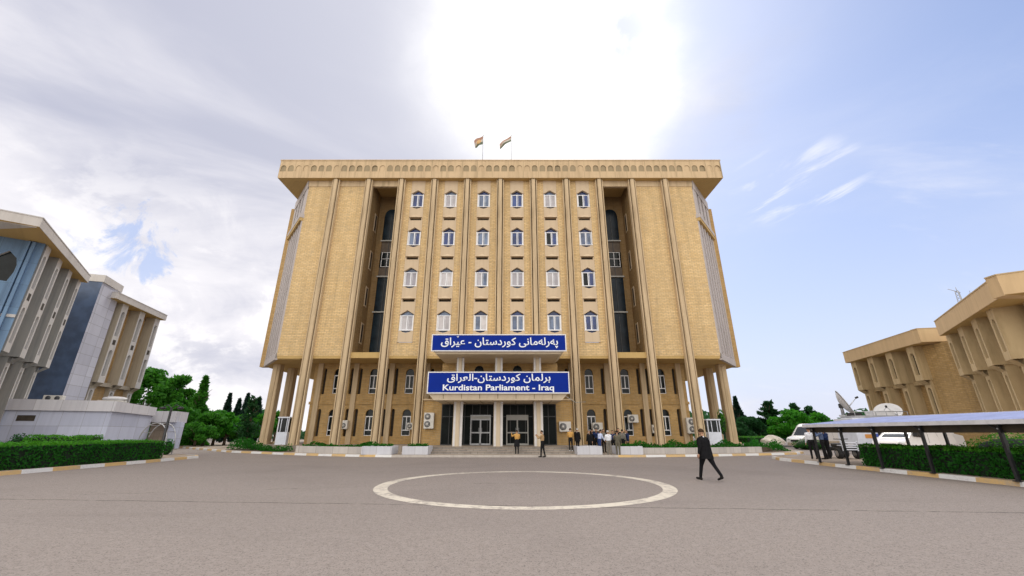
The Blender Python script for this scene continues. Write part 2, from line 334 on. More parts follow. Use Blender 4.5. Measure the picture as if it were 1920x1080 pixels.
# ------------------------------------------------------------------ mesh building
class MB:
    def __init__(s): s.v = []; s.f = []; s.mi = []; s.mats = []; s.sm = []
    def slot(s, m):
        if m not in s.mats: s.mats.append(m)
        return s.mats.index(m)
    def add(s, vs, fs, m, X=None, smooth=False):
        o = len(s.v); i = s.slot(m)
        for p in vs:
            p = Vector(p); s.v.append(tuple(X @ p) if X else tuple(p))
        for f in fs: s.f.append([o+k for k in f]); s.mi.append(i); s.sm.append(smooth)
    def box(s, a, b, m, X=None):
        x0, y0, z0 = a; x1, y1, z1 = b
        s.add([(x0,y0,z0),(x1,y0,z0),(x1,y1,z0),(x0,y1,z0),(x0,y0,z1),(x1,y0,z1),(x1,y1,z1),(x0,y1,z1)],
              [(3,2,1,0),(4,5,6,7),(0,1,5,4),(1,2,6,5),(2,3,7,6),(3,0,4,7)], m, X)
    def prism(s, poly, z0, z1, m, X=None, mtop=None):
        n = len(poly)
        s.add([(p[0],p[1],z0) for p in poly]+[(p[0],p[1],z1) for p in poly],
              [tuple(range(n-1,-1,-1))]+[(i,(i+1)%n,n+(i+1)%n,n+i) for i in range(n)], m, X)
        s.add([(p[0],p[1],z1) for p in poly], [tuple(range(n))], mtop or m, X)
    def tube(s, pts, rads, m, seg=8, X=None, cap=True, smooth=True):
        pts = [Vector(p) for p in pts]
        if not isinstance(rads, (list, tuple)): rads = [rads]*len(pts)
        vs = []; fs = []
        for i, p in enumerate(pts):
            t = (pts[min(i+1,len(pts)-1)]-pts[max(i-1,0)]).normalized()
            a = t.orthogonal().normalized() if abs(t.z) > .99 else t.cross(Vector((0,0,1))).normalized()
            b = t.cross(a)
            for k in range(seg):
                q = 2*math.pi*k/seg; vs.append(p+(a*math.cos(q)+b*math.sin(q))*rads[i])
        for i in range(len(pts)-1):
            for k in range(seg):
                fs.append((i*seg+k, i*seg+(k+1)%seg, (i+1)*seg+(k+1)%seg, (i+1)*seg+k))
        if cap:
            fs.append(tuple(range(seg-1,-1,-1))); fs.append(tuple((len(pts)-1)*seg+k for k in range(seg)))
        s.add(vs, fs, m, X, smooth)
    def ellipsoid(s, c, r, m, seg=12, rings=8, X=None, zmin=-1):
        vs = []; fs = []
        for i in range(rings+1):
            ph = -math.pi/2+math.pi*i/rings
            for k in range(seg):
                q = 2*math.pi*k/seg
                vs.append((c[0]+r[0]*math.cos(ph)*math.cos(q), c[1]+r[1]*math.cos(ph)*math.sin(q), c[2]+r[2]*max(zmin, math.sin(ph))))
        for i in range(rings):
            for k in range(seg): fs.append((i*seg+k, i*seg+(k+1)%seg, (i+1)*seg+(k+1)%seg, (i+1)*seg+k))
        s.add(vs, fs, m, X, True)
    def plate(s, outer, holes, depth, m, mrev=None, X=None, back=None):
        """face in the xz plane (y = 0) with holes whose reveals run back to y = depth; back: material closing each hole"""
        bm = bmesh.new(); n = 0
        for lp in [outer]+holes:
            vs = [bm.verts.new((p[0], 0, p[1])) for p in lp]
            for i in range(len(vs)): bm.edges.new((vs[i], vs[(i+1)%len(vs)]))
        bmesh.ops.triangle_fill(bm, use_beauty=True, use_dissolve=False, edges=bm.edges[:], normal=(0,-1,0))
        bm.verts.index_update()
        s.add([v.co.copy() for v in bm.verts], [[v.index for v in f.verts] for f in bm.faces], m, X)
        bm.free()
        for lp in holes:
            k = len(lp)
            s.add([(p[0],0,p[1]) for p in lp]+[(p[0],depth,p[1]) for p in lp], [(i,(i+1)%k,k+(i+1)%k,k+i) for i in range(k)], mrev or m, X)
            if back: s.add([(p[0],depth,p[1]) for p in lp], [tuple(range(k))], back, X)
    def build(s, name, parent=None, loc=None, bevel=0):
        me = bpy.data.meshes.new(name); me.from_pydata(s.v, [], s.f)
        for m in s.mats: me.materials.append(M[m])
        me.polygons.foreach_set('material_index', s.mi); me.polygons.foreach_set('use_smooth', s.sm); me.update()
        o = bpy.data.objects.new(name, me); COL.objects.link(o)
        if parent: o.parent = parent
        if loc: o.location = loc
        if bevel:
            md = o.modifiers.new('bevel', 'BEVEL'); md.width = bevel; md.segments = 2; md.limit_method = 'ANGLE'; md.angle_limit = R(40)
        return o
def T(x=0, y=0, z=0, rz=0, ry=0, rx=0):
    return Matrix.Translation((x,y,z)) @ Matrix.Rotation(rz,4,'Z') @ Matrix.Rotation(ry,4,'Y') @ Matrix.Rotation(rx,4,'X')
def tag(o, label, cat, group=None, kind=None):
    o['label'] = label; o['category'] = cat
    if group: o['group'] = group
    if kind: o['kind'] = kind
    return o
def empty(name, label, cat, loc=(0,0,0), rz=0, group=None):
    o = bpy.data.objects.new(name, None); COL.objects.link(o); o.location = loc; o.rotation_euler = (0,0,rz); o.empty_display_size = .3
    return tag(o, label, cat, group)
def structure(o, label=None, cat=None):
    o['kind'] = 'structure'
    o['label'] = label or o.name.replace('_', ' '); o['category'] = cat or 'ground'
    return o
def copy_tree(o, parent=None):
    c = o.copy(); COL.objects.link(c)
    if parent is not None: c.parent = parent
    for ch in list(o.children): copy_tree(ch, c)
    return c
def arch(cx, z0, z1, w, pts=5, point=.35):
    """arched slit: rectangle with a slightly pointed round head, counter-clockwise"""
    h = w/2; zs = z1-w*.62
    lp = [(cx-h, z0), (cx+h, z0), (cx+h, zs)]
    for i in range(1, pts):
        t = i/pts
        lp.append((cx+h*math.cos(t*math.pi/2)**.9, zs+(z1-zs)*math.sin(t*math.pi/2)**.85))
    lp.append((cx, z1))
    for i in range(pts-1, 0, -1):
        t = i/pts
        lp.append((cx-h*math.cos(t*math.pi/2)**.9, zs+(z1-zs)*math.sin(t*math.pi/2)**.85))
    lp.append((cx-h, zs))
    return lp

# ------------------------------------------------------------------ ground
g = MB(); g.add([(-900,-300,0),(900,-300,0),(900,1500,0),(-900,1500,0)], [(0,1,2,3)], 'asphalt')
structure(g.build('asphalt_yard'), 'grey brown worn asphalt yard in front of the building', 'ground')
g = MB(); n = 96; vs = []; fs = []
for i in range(n):
    a = 2*math.pi*i/n
    for r in (4.41, 4.83): vs.append((.40+r*math.cos(a), 15.14+r*math.sin(a), .004))
for i in range(n): j = (i+1) % n; fs.append((2*i, 2*i+1, 2*j+1, 2*j))
g.add(vs, fs, 'ring'); structure(g.build('painted_ring'), 'large white ring painted on the asphalt', 'road marking')

def offset_poly(pts, d):
    out = []
    for i, p in enumerate(pts):
        a = Vector(pts[max(i-1,0)]); b = Vector(pts[min(i+1,len(pts)-1)])
        t = (b-a).normalized(); out.append((p[0]-t.y*d, p[1]+t.x*d))
    return out
def resample(pts, step):
    out = [Vector(pts[0])]; acc = 0
    for a, b in zip(pts, pts[1:]):
        a = Vector(a); b = Vector(b); L = (b-a).length; k = max(1, round(L/step))
        for i in range(1, k+1): out.append(a.lerp(b, i/k))
    return [tuple(p) for p in out]
def kerb(name, pts, label, plain_range=None, side=1, h=.15, w=.22):
    p = resample(pts, 1.35); q = offset_poly(p, w*side); g = MB()
    r = offset_poly(p, .03*side)
    for i in range(len(p)-1):
        m = ('kerb_white', 'kerb_yellow')[i % 2]
        if plain_range and plain_range[0] < (p[i][0]+p[i+1][0])/2 < plain_range[1]: m = 'kerb_plain'
        a, b, c, d, e, f = p[i], p[i+1], q[i+1], q[i], r[i], r[i+1]
        g.add([(*a,-.02),(*b,-.02),(*f,h),(*e,h),(*c,h),(*d,h)], [(0,1,2,3),(3,2,4,5)], m)
        if i in (0, len(p)-2):
            k = 0 if i == 0 else 1
            A, B, E_ = (a, d, e) if k == 0 else (b, c, f)
            g.add([(*A,-.02),(*B,-.02),(*B,h),(*E_,h)], [(0,1,2,3)], m)
    return structure(g.build(name), label, 'kerb')
front = [(-45.01,54.94),(-37.3,49.15),(-30.49,43.28),(-24.17,37.87),(-17.82,34.31),(-14.35,32.63),(-10.89,31.44),(-8.43,30.84),(7.44,30.84),(9.42,30.97),(13.86,31.71),(19.77,33.53),(22.53,34.8),(24.3,36.64),(24.69,39.3),(24.46,54.94)]
kerb('building_kerb', front, 'yellow and white kerb in front of the main building', (-9, 7.5))
inner = offset_poly(front, .215)
g = MB(); g.prism(inner+[(25,140),(-46,140)], -.05, .14, 'paving'); structure(g.build('building_pavement'), 'beige paving around the main building', 'pavement')
left_k = [(-20.6,-7.52),(-20.6,5.64),(-20.55,18.72),(-20.78,25.16),(-21.21,29.9),(-22.18,31.17),(-24.27,31.92),(-30.73,32.13)]
kerb('left_island_kerb', left_k, 'yellow and white kerb along the left hedge')
li = offset_poly(left_k, .215)
g = MB(); g.prism(li+[(-59.43,31.92),(-60,-7.52)], -.05, .14, 'paving'); structure(g.build('left_pavement'), 'beige pavement under the left hedge', 'pavement')
right_k = [(26.79,30.21),(19.35,30.02),(17.26,29.36),(16.58,27.45),(16.27,22.39),(16.31,13.16),(16.3,-7.52)]
kerb('right_island_kerb', right_k, 'yellow and white kerb along the carport')
ri = offset_poly(right_k, .215)
g = MB(); g.prism(ri+[(60,-7.52),(59.47,30.09),(26.76,30.09)], -.05, .14, 'paving'); structure(g.build('right_pavement'), 'beige pavement under the carport', 'pavement')

# terrace + steps + beds
CX = -1.05
TZ = .62
g = MB()
g.prism([(-25.2,43.6),(-24.4,40.6),(-19.6,37.6),(-17.2,36.1),(-7.8,36.1),(-7.8,33.62),(6.5,33.62),(6.5,36.1),(18.8,36.1),(22.8,38.6),(22.8,84),(-25.2,84)], .0, TZ, 'terrace')
structure(g.build('terrace'), 'raised stone terrace under the main building', 'terrace')
g = MB()
for i in range(3):
    y0 = 32.55+.36*i
    g.box((-7.6-.0, y0, .12), (6.3, 33.9, .145+.155*(i+1)-.0), 'paving_grey')
    g.box((-7.6, y0-.025, .145+.155*(i+1)-.045), (6.3, 33.8-.003*i, .148+.155*(i+1)), 'terrace')
structure(g.build('entrance_steps'), 'grey stone steps up to the entrance', 'steps')

# ------------------------------------------------------------------ main building
BY = 37.4
B = empty('parliament_building', 'tall yellow brick parliament building with stone ribs and overhanging arcaded roof band', 'building', (CX-.18, BY, 0))
# local coords: x from building axis, y = 0 at the brick face, z absolute
PIT = 3.48
ZB, ZT = 8.27, 27.0
def panel(mb, x0, x1, z0, z1, y, m): mb.box((x0, y, z0), (x1, y+.3, z1), m)
w = MB()
sgn = (-1, 1)
SW = .65
for k in range(-3, 3):                       # window bays: brick either side of the strip
    xa, xb = k*PIT, (k+1)*PIT; c = (xa+xb)/2
    panel(w, xa, c-SW, ZB, ZT, 0, 'brick'); panel(w, c+SW, xb, ZB, ZT, 0, 'brick')
    panel(w, c-SW, c+SW, ZB, 9.5, 0, 'brick')
for s in sgn:
    a, b = sorted((s*4*PIT, s*5*PIT)); panel(w, a, b, ZB, 26.3, 0, 'brick')
    a, b = sorted((s*5*PIT, s*20.45)); panel(w, a, b, ZB, 26.3, 0, 'brick')
    # stair recess: outer side wall, back wall, inner side wall
    xo = s*(4*PIT-.28); xi = s*(3*PIT+.28)
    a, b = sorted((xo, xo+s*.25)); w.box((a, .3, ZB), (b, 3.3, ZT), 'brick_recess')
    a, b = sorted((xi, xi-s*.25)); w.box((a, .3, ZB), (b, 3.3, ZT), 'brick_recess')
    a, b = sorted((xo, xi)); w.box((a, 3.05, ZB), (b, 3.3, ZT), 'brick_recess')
w.build('upper_wall', B)
# band below the soffit
for s in sgn:
    w = MB(); a, b = sorted((s*3*PIT, s*20.45)); w.box((a, -.05, 26.3), (b, .3, ZT), 'stone'); w.build('top_band', B)
# soffit of the body and recess shelves
w = MB(); w.box((-20.3, .02, ZB-.25), (20.3, 6, ZB-.003), 'soffit')
for s in sgn:
    a, b = sorted((s*(3*PIT+.02), s*(4*PIT-.02))); w.box((a, -.12, ZB-.22), (b, 3.2, ZB+.30), 'soffit')
w.build('underside', B)
# chamfered grey corners
def corner(s):
    g = MB()
    P0 = Vector((s*20.35, .0)); P1 = Vector((s*23.95, 4.5)); d = (P1-P0); L = d.length; d /= L; nrm = Vector((d.y, -d.x))*s
    def q(u, o): p = P0+d*u+nrm*o; return (p.x, p.y)
    def slab(u0, u1, o0, o1, z0, z1, m): g.prism([q(u0,o0), q(u1,o0), q(u1,o1), q(u0,o1)], z0, z1, m)
    slab(0, L, -.35, -.12, ZB, ZT, 'grey_panel')
    # upper loggia: piers, sill, head
    for i in range(4):
        u = .0+i*(L-1.02)/3; slab(u, u+1.02, -.12, .14, 22.9, ZT, 'grey_panel')
    slab(0, L, -.119, .2, 25.95, ZT-.003, 'grey_panel')
    for i in range(3):
        u = 1.02+i*(L-1.02)/3; uw = (L-1.02)/3-1.02
        slab(u, u+uw, -.13, -.09, 23.3, 25.9, 'glass_dark')
    slab(-.05, L+.12, -.12, .34, 22.55, 22.98, 'grey_panel')
    slab(-.02, L+.1, -.118, .30, 22.2, 22.55, 'soffit')
    # lower fins
    nf = 6
    for i in range(nf):
        u = i*(L-.40)/(nf-1); slab(u, u+.40, -.12, .10, ZB-.25, 22.2, 'grey_panel')
    slab(0, L, -.12, .12, ZB-.35, ZB+.25, 'grey_panel')
    # side buttress beyond
    x0, x1 = sorted((s*23.85, s*24.45)); g.box((x0, 4.42, ZB-.35), (x1, 5.0, 26.2), 'brick_low')
    x0, x1 = sorted((s*23.6, s*23.95)); g.box((x0, 5.01, ZB-.3), (x1, 17, ZT), 'brick')
    # corner soffit
    g.prism([(s*20.3,.1),(s*24.0,4.5),(s*24.0,17),(s*18.2,17),(s*18.2,.1)] if s < 0 else [(s*20.3,.1),(s*18.2,.1),(s*18.2,17),(s*24.0,17),(s*24.0,4.5)], ZB-.31, ZB-.252, 'soffit')
    g.build('corner_bay', B)
corner(-1); corner(1)
# pilasters: broad rib between two thin fins
def pilaster_mesh():
    g = MB(); z0, z1 = TZ-.02, 26.95
    g.prism([(-.20,.1),(-.20,-.46),(-.15,-.52),(.15,-.52),(.20,-.46),(.20,.1)], z0, z1, 'stone')
    for s in sgn:
        a, b = sorted((s*.29, s*.385)); g.box((a, -.36, z0), (b, .06, z1), 'stone')
        a, b = sorted((s*.20, s*.29)); g.box((a, -.02, z0), (b, .05, z1-.01), 'groove')
    return g
p0 = pilaster_mesh().build('pilaster', B, (-5*PIT, 0, 0))
for k in range(-4, 6):
    c = p0.copy(); COL.objects.link(c); c.location = (k*PIT, 0, 0)
# roof: arcaded fascia on three sides, soffit, deck
FX, FY, FZ0, FZ1 = 23.52, -.62, 26.98, 29.12
g = MB(); NA = 58; pw = 2*FX/NA
rf = random.Random(5)
def fascia_side(mb, n, X, L):
    step = L/n
    for i in range(n):
        x0 = -L/2+i*step
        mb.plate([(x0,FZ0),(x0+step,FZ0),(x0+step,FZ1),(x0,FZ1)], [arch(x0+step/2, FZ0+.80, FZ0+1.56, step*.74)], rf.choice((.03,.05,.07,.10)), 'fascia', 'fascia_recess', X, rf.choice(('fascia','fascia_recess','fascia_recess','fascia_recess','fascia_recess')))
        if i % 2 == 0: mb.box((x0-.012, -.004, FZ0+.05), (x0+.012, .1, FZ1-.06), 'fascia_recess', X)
fascia_side(g, NA, T(0,FY,0), 2*FX)
for s in sgn: fascia_side(g, 25, T(s*FX, FY+10, 0, s*R(90)), 20)
g.build('roof_fascia', B)
g = MB(); g.box((-FX+.01, FY+.01, FZ0), (FX-.01, FY+20, FZ0+.06), 'soffit')
g.box((-FX-.05, FY-.05, FZ1), (FX+.05, FY+20, FZ1+.12), 'fascia'); g.box((-22, 0, FZ0-.02), (22, 6, FZ0), 'soffit')
g.build('roof_slab', B)
# stone window strips with openings and blind niches
ROWS = [23.85-4.40*k for k in range(4)]
def win_loop(z):
    return [(-.58,z+.02),(-.33,z-.16),(0,z-.24),(.33,z-.16),(.58,z+.02),(.58,z+1.46),(.68,z+1.50),(.34,z+1.76),(0,z+1.92),(-.34,z+1.76),(-.68,z+1.50),(-.58,z+1.46)]
def niche_loop(z): return [(-.58,z),(.58,z),(.58,z+.30),(-.58,z+.30)]
g = MB()
out = [(-.70,9.62),(.70,9.62),(.70,26.98),(-.70,26.98)]
holes = [win_loop(z) for z in ROWS]+[niche_loop(z-1.6) for z in ROWS[:3]]
g.plate(out, [win_loop(z) for z in ROWS], .32, 'stone_strip')
g2 = MB(); 
g = MB(); g.plate(out, holes, .34, 'stone_strip', 'stone_strip')
for z in ROWS[:3]:
    g.add([(-.58,.335,z-1.6),(.58,.335,z-1.6),(.58,.335,z-1.3),(-.58,.335,z-1.3)], [(0,1,2,3)], 'hole')  # dark sheet paints the shade below the gable hood
    g.add([(-.66,-.17,z-1.31),(.66,-.17,z-1.31),(0,-.06,z-1.03),(-.66,.01,z-1.31),(.66,.01,z-1.31),(0,.01,z-1.03)], [(0,1,2),(0,1,4,3),(0,2,5,3),(1,2,5,4)], 'stone_strip')
for z in ROWS:     # drip hood over each opening
    for s in sgn:
        g.add([(s*.72,-.06,z+1.49),(0,-.06,z+1.95),(0,-.06,z+2.03),(s*.72,-.06,z+1.57),(s*.72,.02,z+1.49),(0,.02,z+1.95),(0,.02,z+2.03),(s*.72,.02,z+1.57)],
              [(0,1,2,3),(0,1,5,4),(3,2,6,7),(0,3,7,4)], 'stone_strip')
g.box((-.70,.001,9.7),(-.655,.04,26.9),'stone_strip'); g.box((.655,.001,9.7),(.70,.04,26.9),'stone_strip')
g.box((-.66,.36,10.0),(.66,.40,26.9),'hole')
g.box((-.74,-.05,9.52),(.74,.04,9.62),'stone_strip')
s0 = g.build('window_strip', B, (-2.5*PIT, -.05, 0))
for k in range(-2, 3):
    c = s0.copy(); COL.objects.link(c); c.location.x = (k+.5)*PIT
# windows
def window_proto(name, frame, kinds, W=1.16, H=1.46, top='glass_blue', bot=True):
    f = MB(); t = .075; d0, d1 = .10, .20; h = W/2
    f.box((-h,d0,0),(-h+t,d1,H),frame); f.box((h-t,d0,0),(h,d1,H),frame)
    f.box((-h+t,d0,0),(h-t,d1,t*1.2),frame); f.box((-h+t,d0,H-t),(h-t,d1,H),frame)
    f.box((-t*.55,d0-.012,t*1.2),(t*.55,d1,H-t),frame)
    f.box((-h-.10,-.03,-.03),(h+.10,.11,.02),frame) if bot else None
    f.box((-h-.055,-.012,.0),(-h,.12,H+.02),frame); f.box((h,-.012,.0),(h+.055,.12,H+.02),frame)
    for s in sgn:                        # sash stiles
        f.box((s*h*.52-.012-.18,d0+.03,t*1.2),(s*h*.52-.18+.018,d1-.02,H-t),frame)
    fo = f.build(name)
    for j, kd in enumerate(kinds):
        p = MB(); x0, x1 = (-h+t, -.03) if j == 0 else (.03, h-t)
        p.box((x0,d0+.05,t),(x1,d0+.07,H-t+.01),kd); p.build('pane', fo)
    p = MB(); p.add([(-.66,.22,H+.02),(.66,.22,H+.02),(.0,.22,H+.46)],[(0,1,2)],top)
    p.build('fanlight', fo)
    if bot:
        p = MB(); p.add([(-.58,.22,0),(.58,.22,0),(.33,.22,-.2),(0,.22,-.28),(-.33,.22,-.2)],[(0,1,2,3,4)],top); p.build('lower_light', fo)
    return fo
PW = {}
pat = ['bb pp mm bb pp db'.split(), 'mb bb mm bb db mm'.split(), 'pp pp pm pp pp db'.split(), 'pp pp mp mm mm bb'.split()]
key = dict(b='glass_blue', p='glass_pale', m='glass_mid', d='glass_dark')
for r, z in enumerate(ROWS):
    for c in range(6):
        k = pat[r][c]
        if k not in PW:
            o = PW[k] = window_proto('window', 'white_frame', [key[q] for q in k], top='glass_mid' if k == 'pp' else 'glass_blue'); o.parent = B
        else: o = copy_tree(PW[k])
        o.location = ((c-2.5)*PIT, -.05, z)
# stair glazing in the two deep recesses
for s in sgn:
    g = MB(); xc = s*(3.5*PIT+.02); hw = .78; y = 3.04
    zs = [8.75, 14.9, 17.25, 18.3, 20.3, 21.0]
    def strip(z0, z1, m): g.box((xc-hw, y-.03, z0), (xc+hw, y, z1), m)
    strip(8.75, 13.2, 'glass_stair'); strip(13.3, 17.1, 'glass_stair'); strip(17.25, 18.25, 'spandrel'); strip(18.25, 20.0, 'glass_dark'); strip(20.0, 21.25, 'spandrel'); 
    g.add([(p[0], y-.03, p[1]) for p in arch(xc, 21.4, 25.3, hw*2)], [tuple(range(len(arch(xc,1,4,1))))], 'glass_stair')
    for z in (13.2, 17.1, 21.27): g.box((xc-hw-.1, y-.22, z), (xc+hw+.1, y-.031, z+.13), 'grey_frame')
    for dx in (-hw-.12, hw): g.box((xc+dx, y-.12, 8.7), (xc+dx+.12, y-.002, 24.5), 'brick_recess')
    g.box((xc-.03, y-.08, 8.75), (xc+.03, y-.031, 24.6), 'dark_frame')
    for q in (18.3, 19.2, 19.95): g.box((xc-hw*.8, y-.09, q), (xc+hw*.8, y-.032, q+.05), 'white_frame')
    for dx in (-hw*.8, -.03, hw*.8-.05): g.box((xc+dx, y-.09, 18.35), (xc+dx+.06, y-.0315, 19.95), 'white_frame')
    g.build('stair_glazing', B)
    for side, zz in [(1, (9.8, 13.6, 17.6, 22.0))]:
        for z in zz:
            x = s*(4*PIT-.285); q = MB()
            a, b = sorted((x, x-s*.04))
            q.box((a, 1.75, z), (b, 2.45, z+2.1), 'stone_strip'); a, b = sorted((x-s*.041, x-s*.05)); q.box((a, 1.90, z+.15), (b, 2.28, z+1.95), 'black')
            q.build('slit_window', B)
# recessed lower storeys
YL = 2.9
g = MB(); lo_wins = []
for k in range(-5, 5):
    c = (k+.5)*PIT; x0, x1 = k*PIT, (k+1)*PIT
    if abs(c) < 5: x0_, x1_ = x0, x1
    hs = []
    for z0, h in ((5.15, 2.35), (1.35, 2.35)):
        hs.append(arch(c, z0, z0+h, .82)); lo_wins.append((c, z0, h))
        for dx in (.42, ):
            hs.append(arch(x0+dx, z0-.05, z0+h+.05, .34)); hs.append(arch(x1-dx, z0-.05, z0+h+.05, .34))
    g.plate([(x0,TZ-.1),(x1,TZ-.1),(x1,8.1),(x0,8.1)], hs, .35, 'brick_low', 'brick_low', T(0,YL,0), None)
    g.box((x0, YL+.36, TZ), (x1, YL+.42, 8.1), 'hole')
    for e, s in ((x0, 1), (x1, -1)):
        pass
for k in range(-5, 6):
    g.box((k*PIT-.235, YL-.16, TZ-.1), (k*PIT+.235, YL-.002, 8.05), 'stone')
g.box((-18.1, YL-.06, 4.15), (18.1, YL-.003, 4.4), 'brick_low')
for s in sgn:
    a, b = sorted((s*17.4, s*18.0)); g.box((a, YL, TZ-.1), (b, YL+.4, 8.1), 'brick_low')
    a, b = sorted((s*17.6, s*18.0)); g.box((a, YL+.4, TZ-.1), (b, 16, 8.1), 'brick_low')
g.build('lower_wall', B)
def low_win():
    f = MB(); W, H = .80, 1.75
    f.box((-.40,.1,0),(-.34,.2,H),'white_frame'); f.box((.34,.1,0),(.40,.2,H),'white_frame'); f.box((-.34,.1,H-.09),(.34,.2,H),'white_frame')
    f.box((-.34,.1,.45),(.34,.2,.53),'white_frame'); f.box((-.035,.09,.53),(.035,.2,H-.09),'white_frame')
    f.box((-.34,.1,0),(.34,.2,.05),'white_frame')
    fo = f.build('arched_window')
    p = MB(); lp = arch(0, .0, 2.33, .8); p.add([(q[0],.16,q[1]) for q in lp], [tuple(range(len(lp)))], 'glass_dark'); p.build('pane', fo)
    return fo
lw = None
for c, z, h in lo_wins:
    if abs(c) < 5.0 and z < 4: continue
    o = low_win() if lw is None else copy_tree(lw); lw = lw or o
    o.parent = B; o.location = (c, YL, z)
# corner columns
def column(x, y):
    g = MB(); s = .36
    g.prism([(-s,-.30),(-.26,-s),(.26,-s),(s,-.30),(s,.42),(-s,.42)], TZ-.05, ZB-.3, 'stone')
    g.box((-.5,-.5,TZ-.05),(.5,.55,TZ+.18),'stone')
    g.box((-.12,-.42,TZ),(.12,-.355,ZB-.3),'stone')
    g.build('corner_column', B, (x, y, 0))
for s in sgn:
    for y in (3.2, 5.9): column(s*21.8, y)

# porch: two stacked canopies on three clustered columns
PX = .14
def col_mesh(z0, z1, scale=1):
    g = MB(); a = .15*scale; b = .35*scale
    g.prism([(-a,-b),(a,-b),(a,b),(-a,b)], z0, z1, 'portico')
    g.prism([(-b,-a),(-a-.004,-a),(-a-.004,a),(-b,a)], z0, z1, 'portico_white'); g.prism([(a+.004,-a),(b,-a),(b,a),(a+.004,a)], z0, z1, 'portico_white')
    g.box((-a*.45,-b-.03,z0),(a*.45,-b+.01,z1),'portico')
    return g
for i, dx in enumerate((-3.2, 0, 3.2)):
    col_mesh(TZ-.03, 4.1).build('porch_column', B, (PX+dx, -3.2, 0)); col_mesh(5.0, 7.7, .85).build('gallery_column', B, (PX+dx, -3.1, 0))
g = MB(); hw = 5.2
def frustum(mb, x0, x1, y0, y1, z0, ins, z1, m):
    mb.add([(x0+ins,y0+ins*.3,z0),(x1-ins,y0+ins*.3,z0),(x1-ins,y1,z0),(x0+ins,y1,z0),(x0,y0,z1),(x1,y0,z1),(x1,y1,z1),(x0,y1,z1)],
           [(3,2,1,0),(4,5,6,7),(0,1,5,4),(1,2,6,5),(2,3,7,6),(3,0,4,7)], m)
frustum(g, PX-5.35, PX+5.35, -5.02, 2.8, 3.98, .42, 4.42, 'portico')
g.box((PX-5.3, -5.0, 4.42), (PX+5.3, 2.8, 4.95), 'portico')
for i in range(7): g.box((PX-4.2+i*1.4-.02, -4.72, 3.96), (PX-4.2+i*1.4+.02, 1.8, 3.985), 'fascia_recess')
for i in range(7): 
    x = PX-4.2+i*1.4; g.add([(x-.03,-4.89,3.985),(x+.03,-4.89,3.985),(x+.03,-5.035,4.41),(x-.03,-5.035,4.41)], [(0,1,2,3)], 'fascia_recess')
g.build('lower_canopy', B)
g = MB(); frustum(g, PX-5.3, PX+5.3, -4.95, .0, 7.55, .35, 7.85, 'portico'); g.box((PX-5.25, -4.9, 7.85), (PX+5.25, -.0, 8.6), 'portico'); g.build('upper_canopy', B)
# entrance screen between the wall and the porch columns
g = MB(); YE = -.2
g.box((PX-5.0, YE+.02, TZ), (PX+4.9, YE+.08, 4.0), 'glass_hall')
for x in [PX-5.0+i*.66 for i in range(16)]: g.box((x-.03, YE-.03, TZ), (x+.03, YE+.019, 3.95), 'dark_frame')
for z in (TZ, 2.9, 3.9): g.box((PX-5.0, YE-.025, z), (PX+4.9, YE+.018, z+.08), 'dark_frame')
g.build('entrance_screen', B)
def door(x, m, W=1.75, H=2.45):
    f = MB(); h = W/2; t = .09; y0, y1 = YE-.14, YE-.031
    f.box((-h,y0,TZ),(-h+t,y1,TZ+H),m); f.box((h-t,y0,TZ),(h,y1,TZ+H),m); f.box((-h+t,y0,TZ+H-t),(h-t,y1,TZ+H),m)
    f.box((-h+t,y0,TZ+2.02),(h-t,y1,TZ+2.12),m); f.box((-.06,y0,TZ),(.06,y1,TZ+2.02),m); f.box((-h+t,y0,TZ+.95),(-.06,y1,TZ+1.05),m); f.box((.06,y0,TZ+.95),(h-t,y1,TZ+1.05),m)
    f.box((-h+t,y0,TZ),(h-t,y1,TZ+.14),m)
    f.box((-h+t,y0+.02,TZ+2.12),(h-t,y1-.01,TZ+H-t),'grey_frame')
    o = f.build('entrance_door', B, (x, 0, 0))
    for s in sgn:
        q = MB(); a, b = sorted((s*.10, s*.13)); q.box((a, y0-.07, TZ+.9), (b, y0-.04, TZ+1.4), 'steel'); q.build('handle', o)
door(PX-1.62, 'steel'); door(PX+1.55, 'grey_frame', 1.9)
# brick flanks of the porch with door heads
for s, x0, x1 in ((-1, PX-6.7, PX-5.0), (1, PX+4.9, PX+6.4)):
    g = MB(); g.box((x0, -.18, TZ-.05), (x1, .5, 4.3), 'brick_low'); g.box((x0-.05, -.30, 4.3), (x1+.05, .5, 4.42), 'stone')
    g.box((x0-.03, .5, TZ), (x0+.05, YL, 4.3), 'stone'); g.box((x1-.05, .5, TZ), (x1+.03, YL, 4.3), 'stone'); g.build('porch_flank', B)
# gallery back wall between the canopies
g = MB(); g.box((PX-5.2, -.15, 4.96), (PX+5.2, .0, 7.54), 'brick_low'); g.build('gallery_wall', B)
for x in (-1.72, 1.72):
    q = copy_tree(lw); q.location = (x+PX*0, -.36, 5.0)

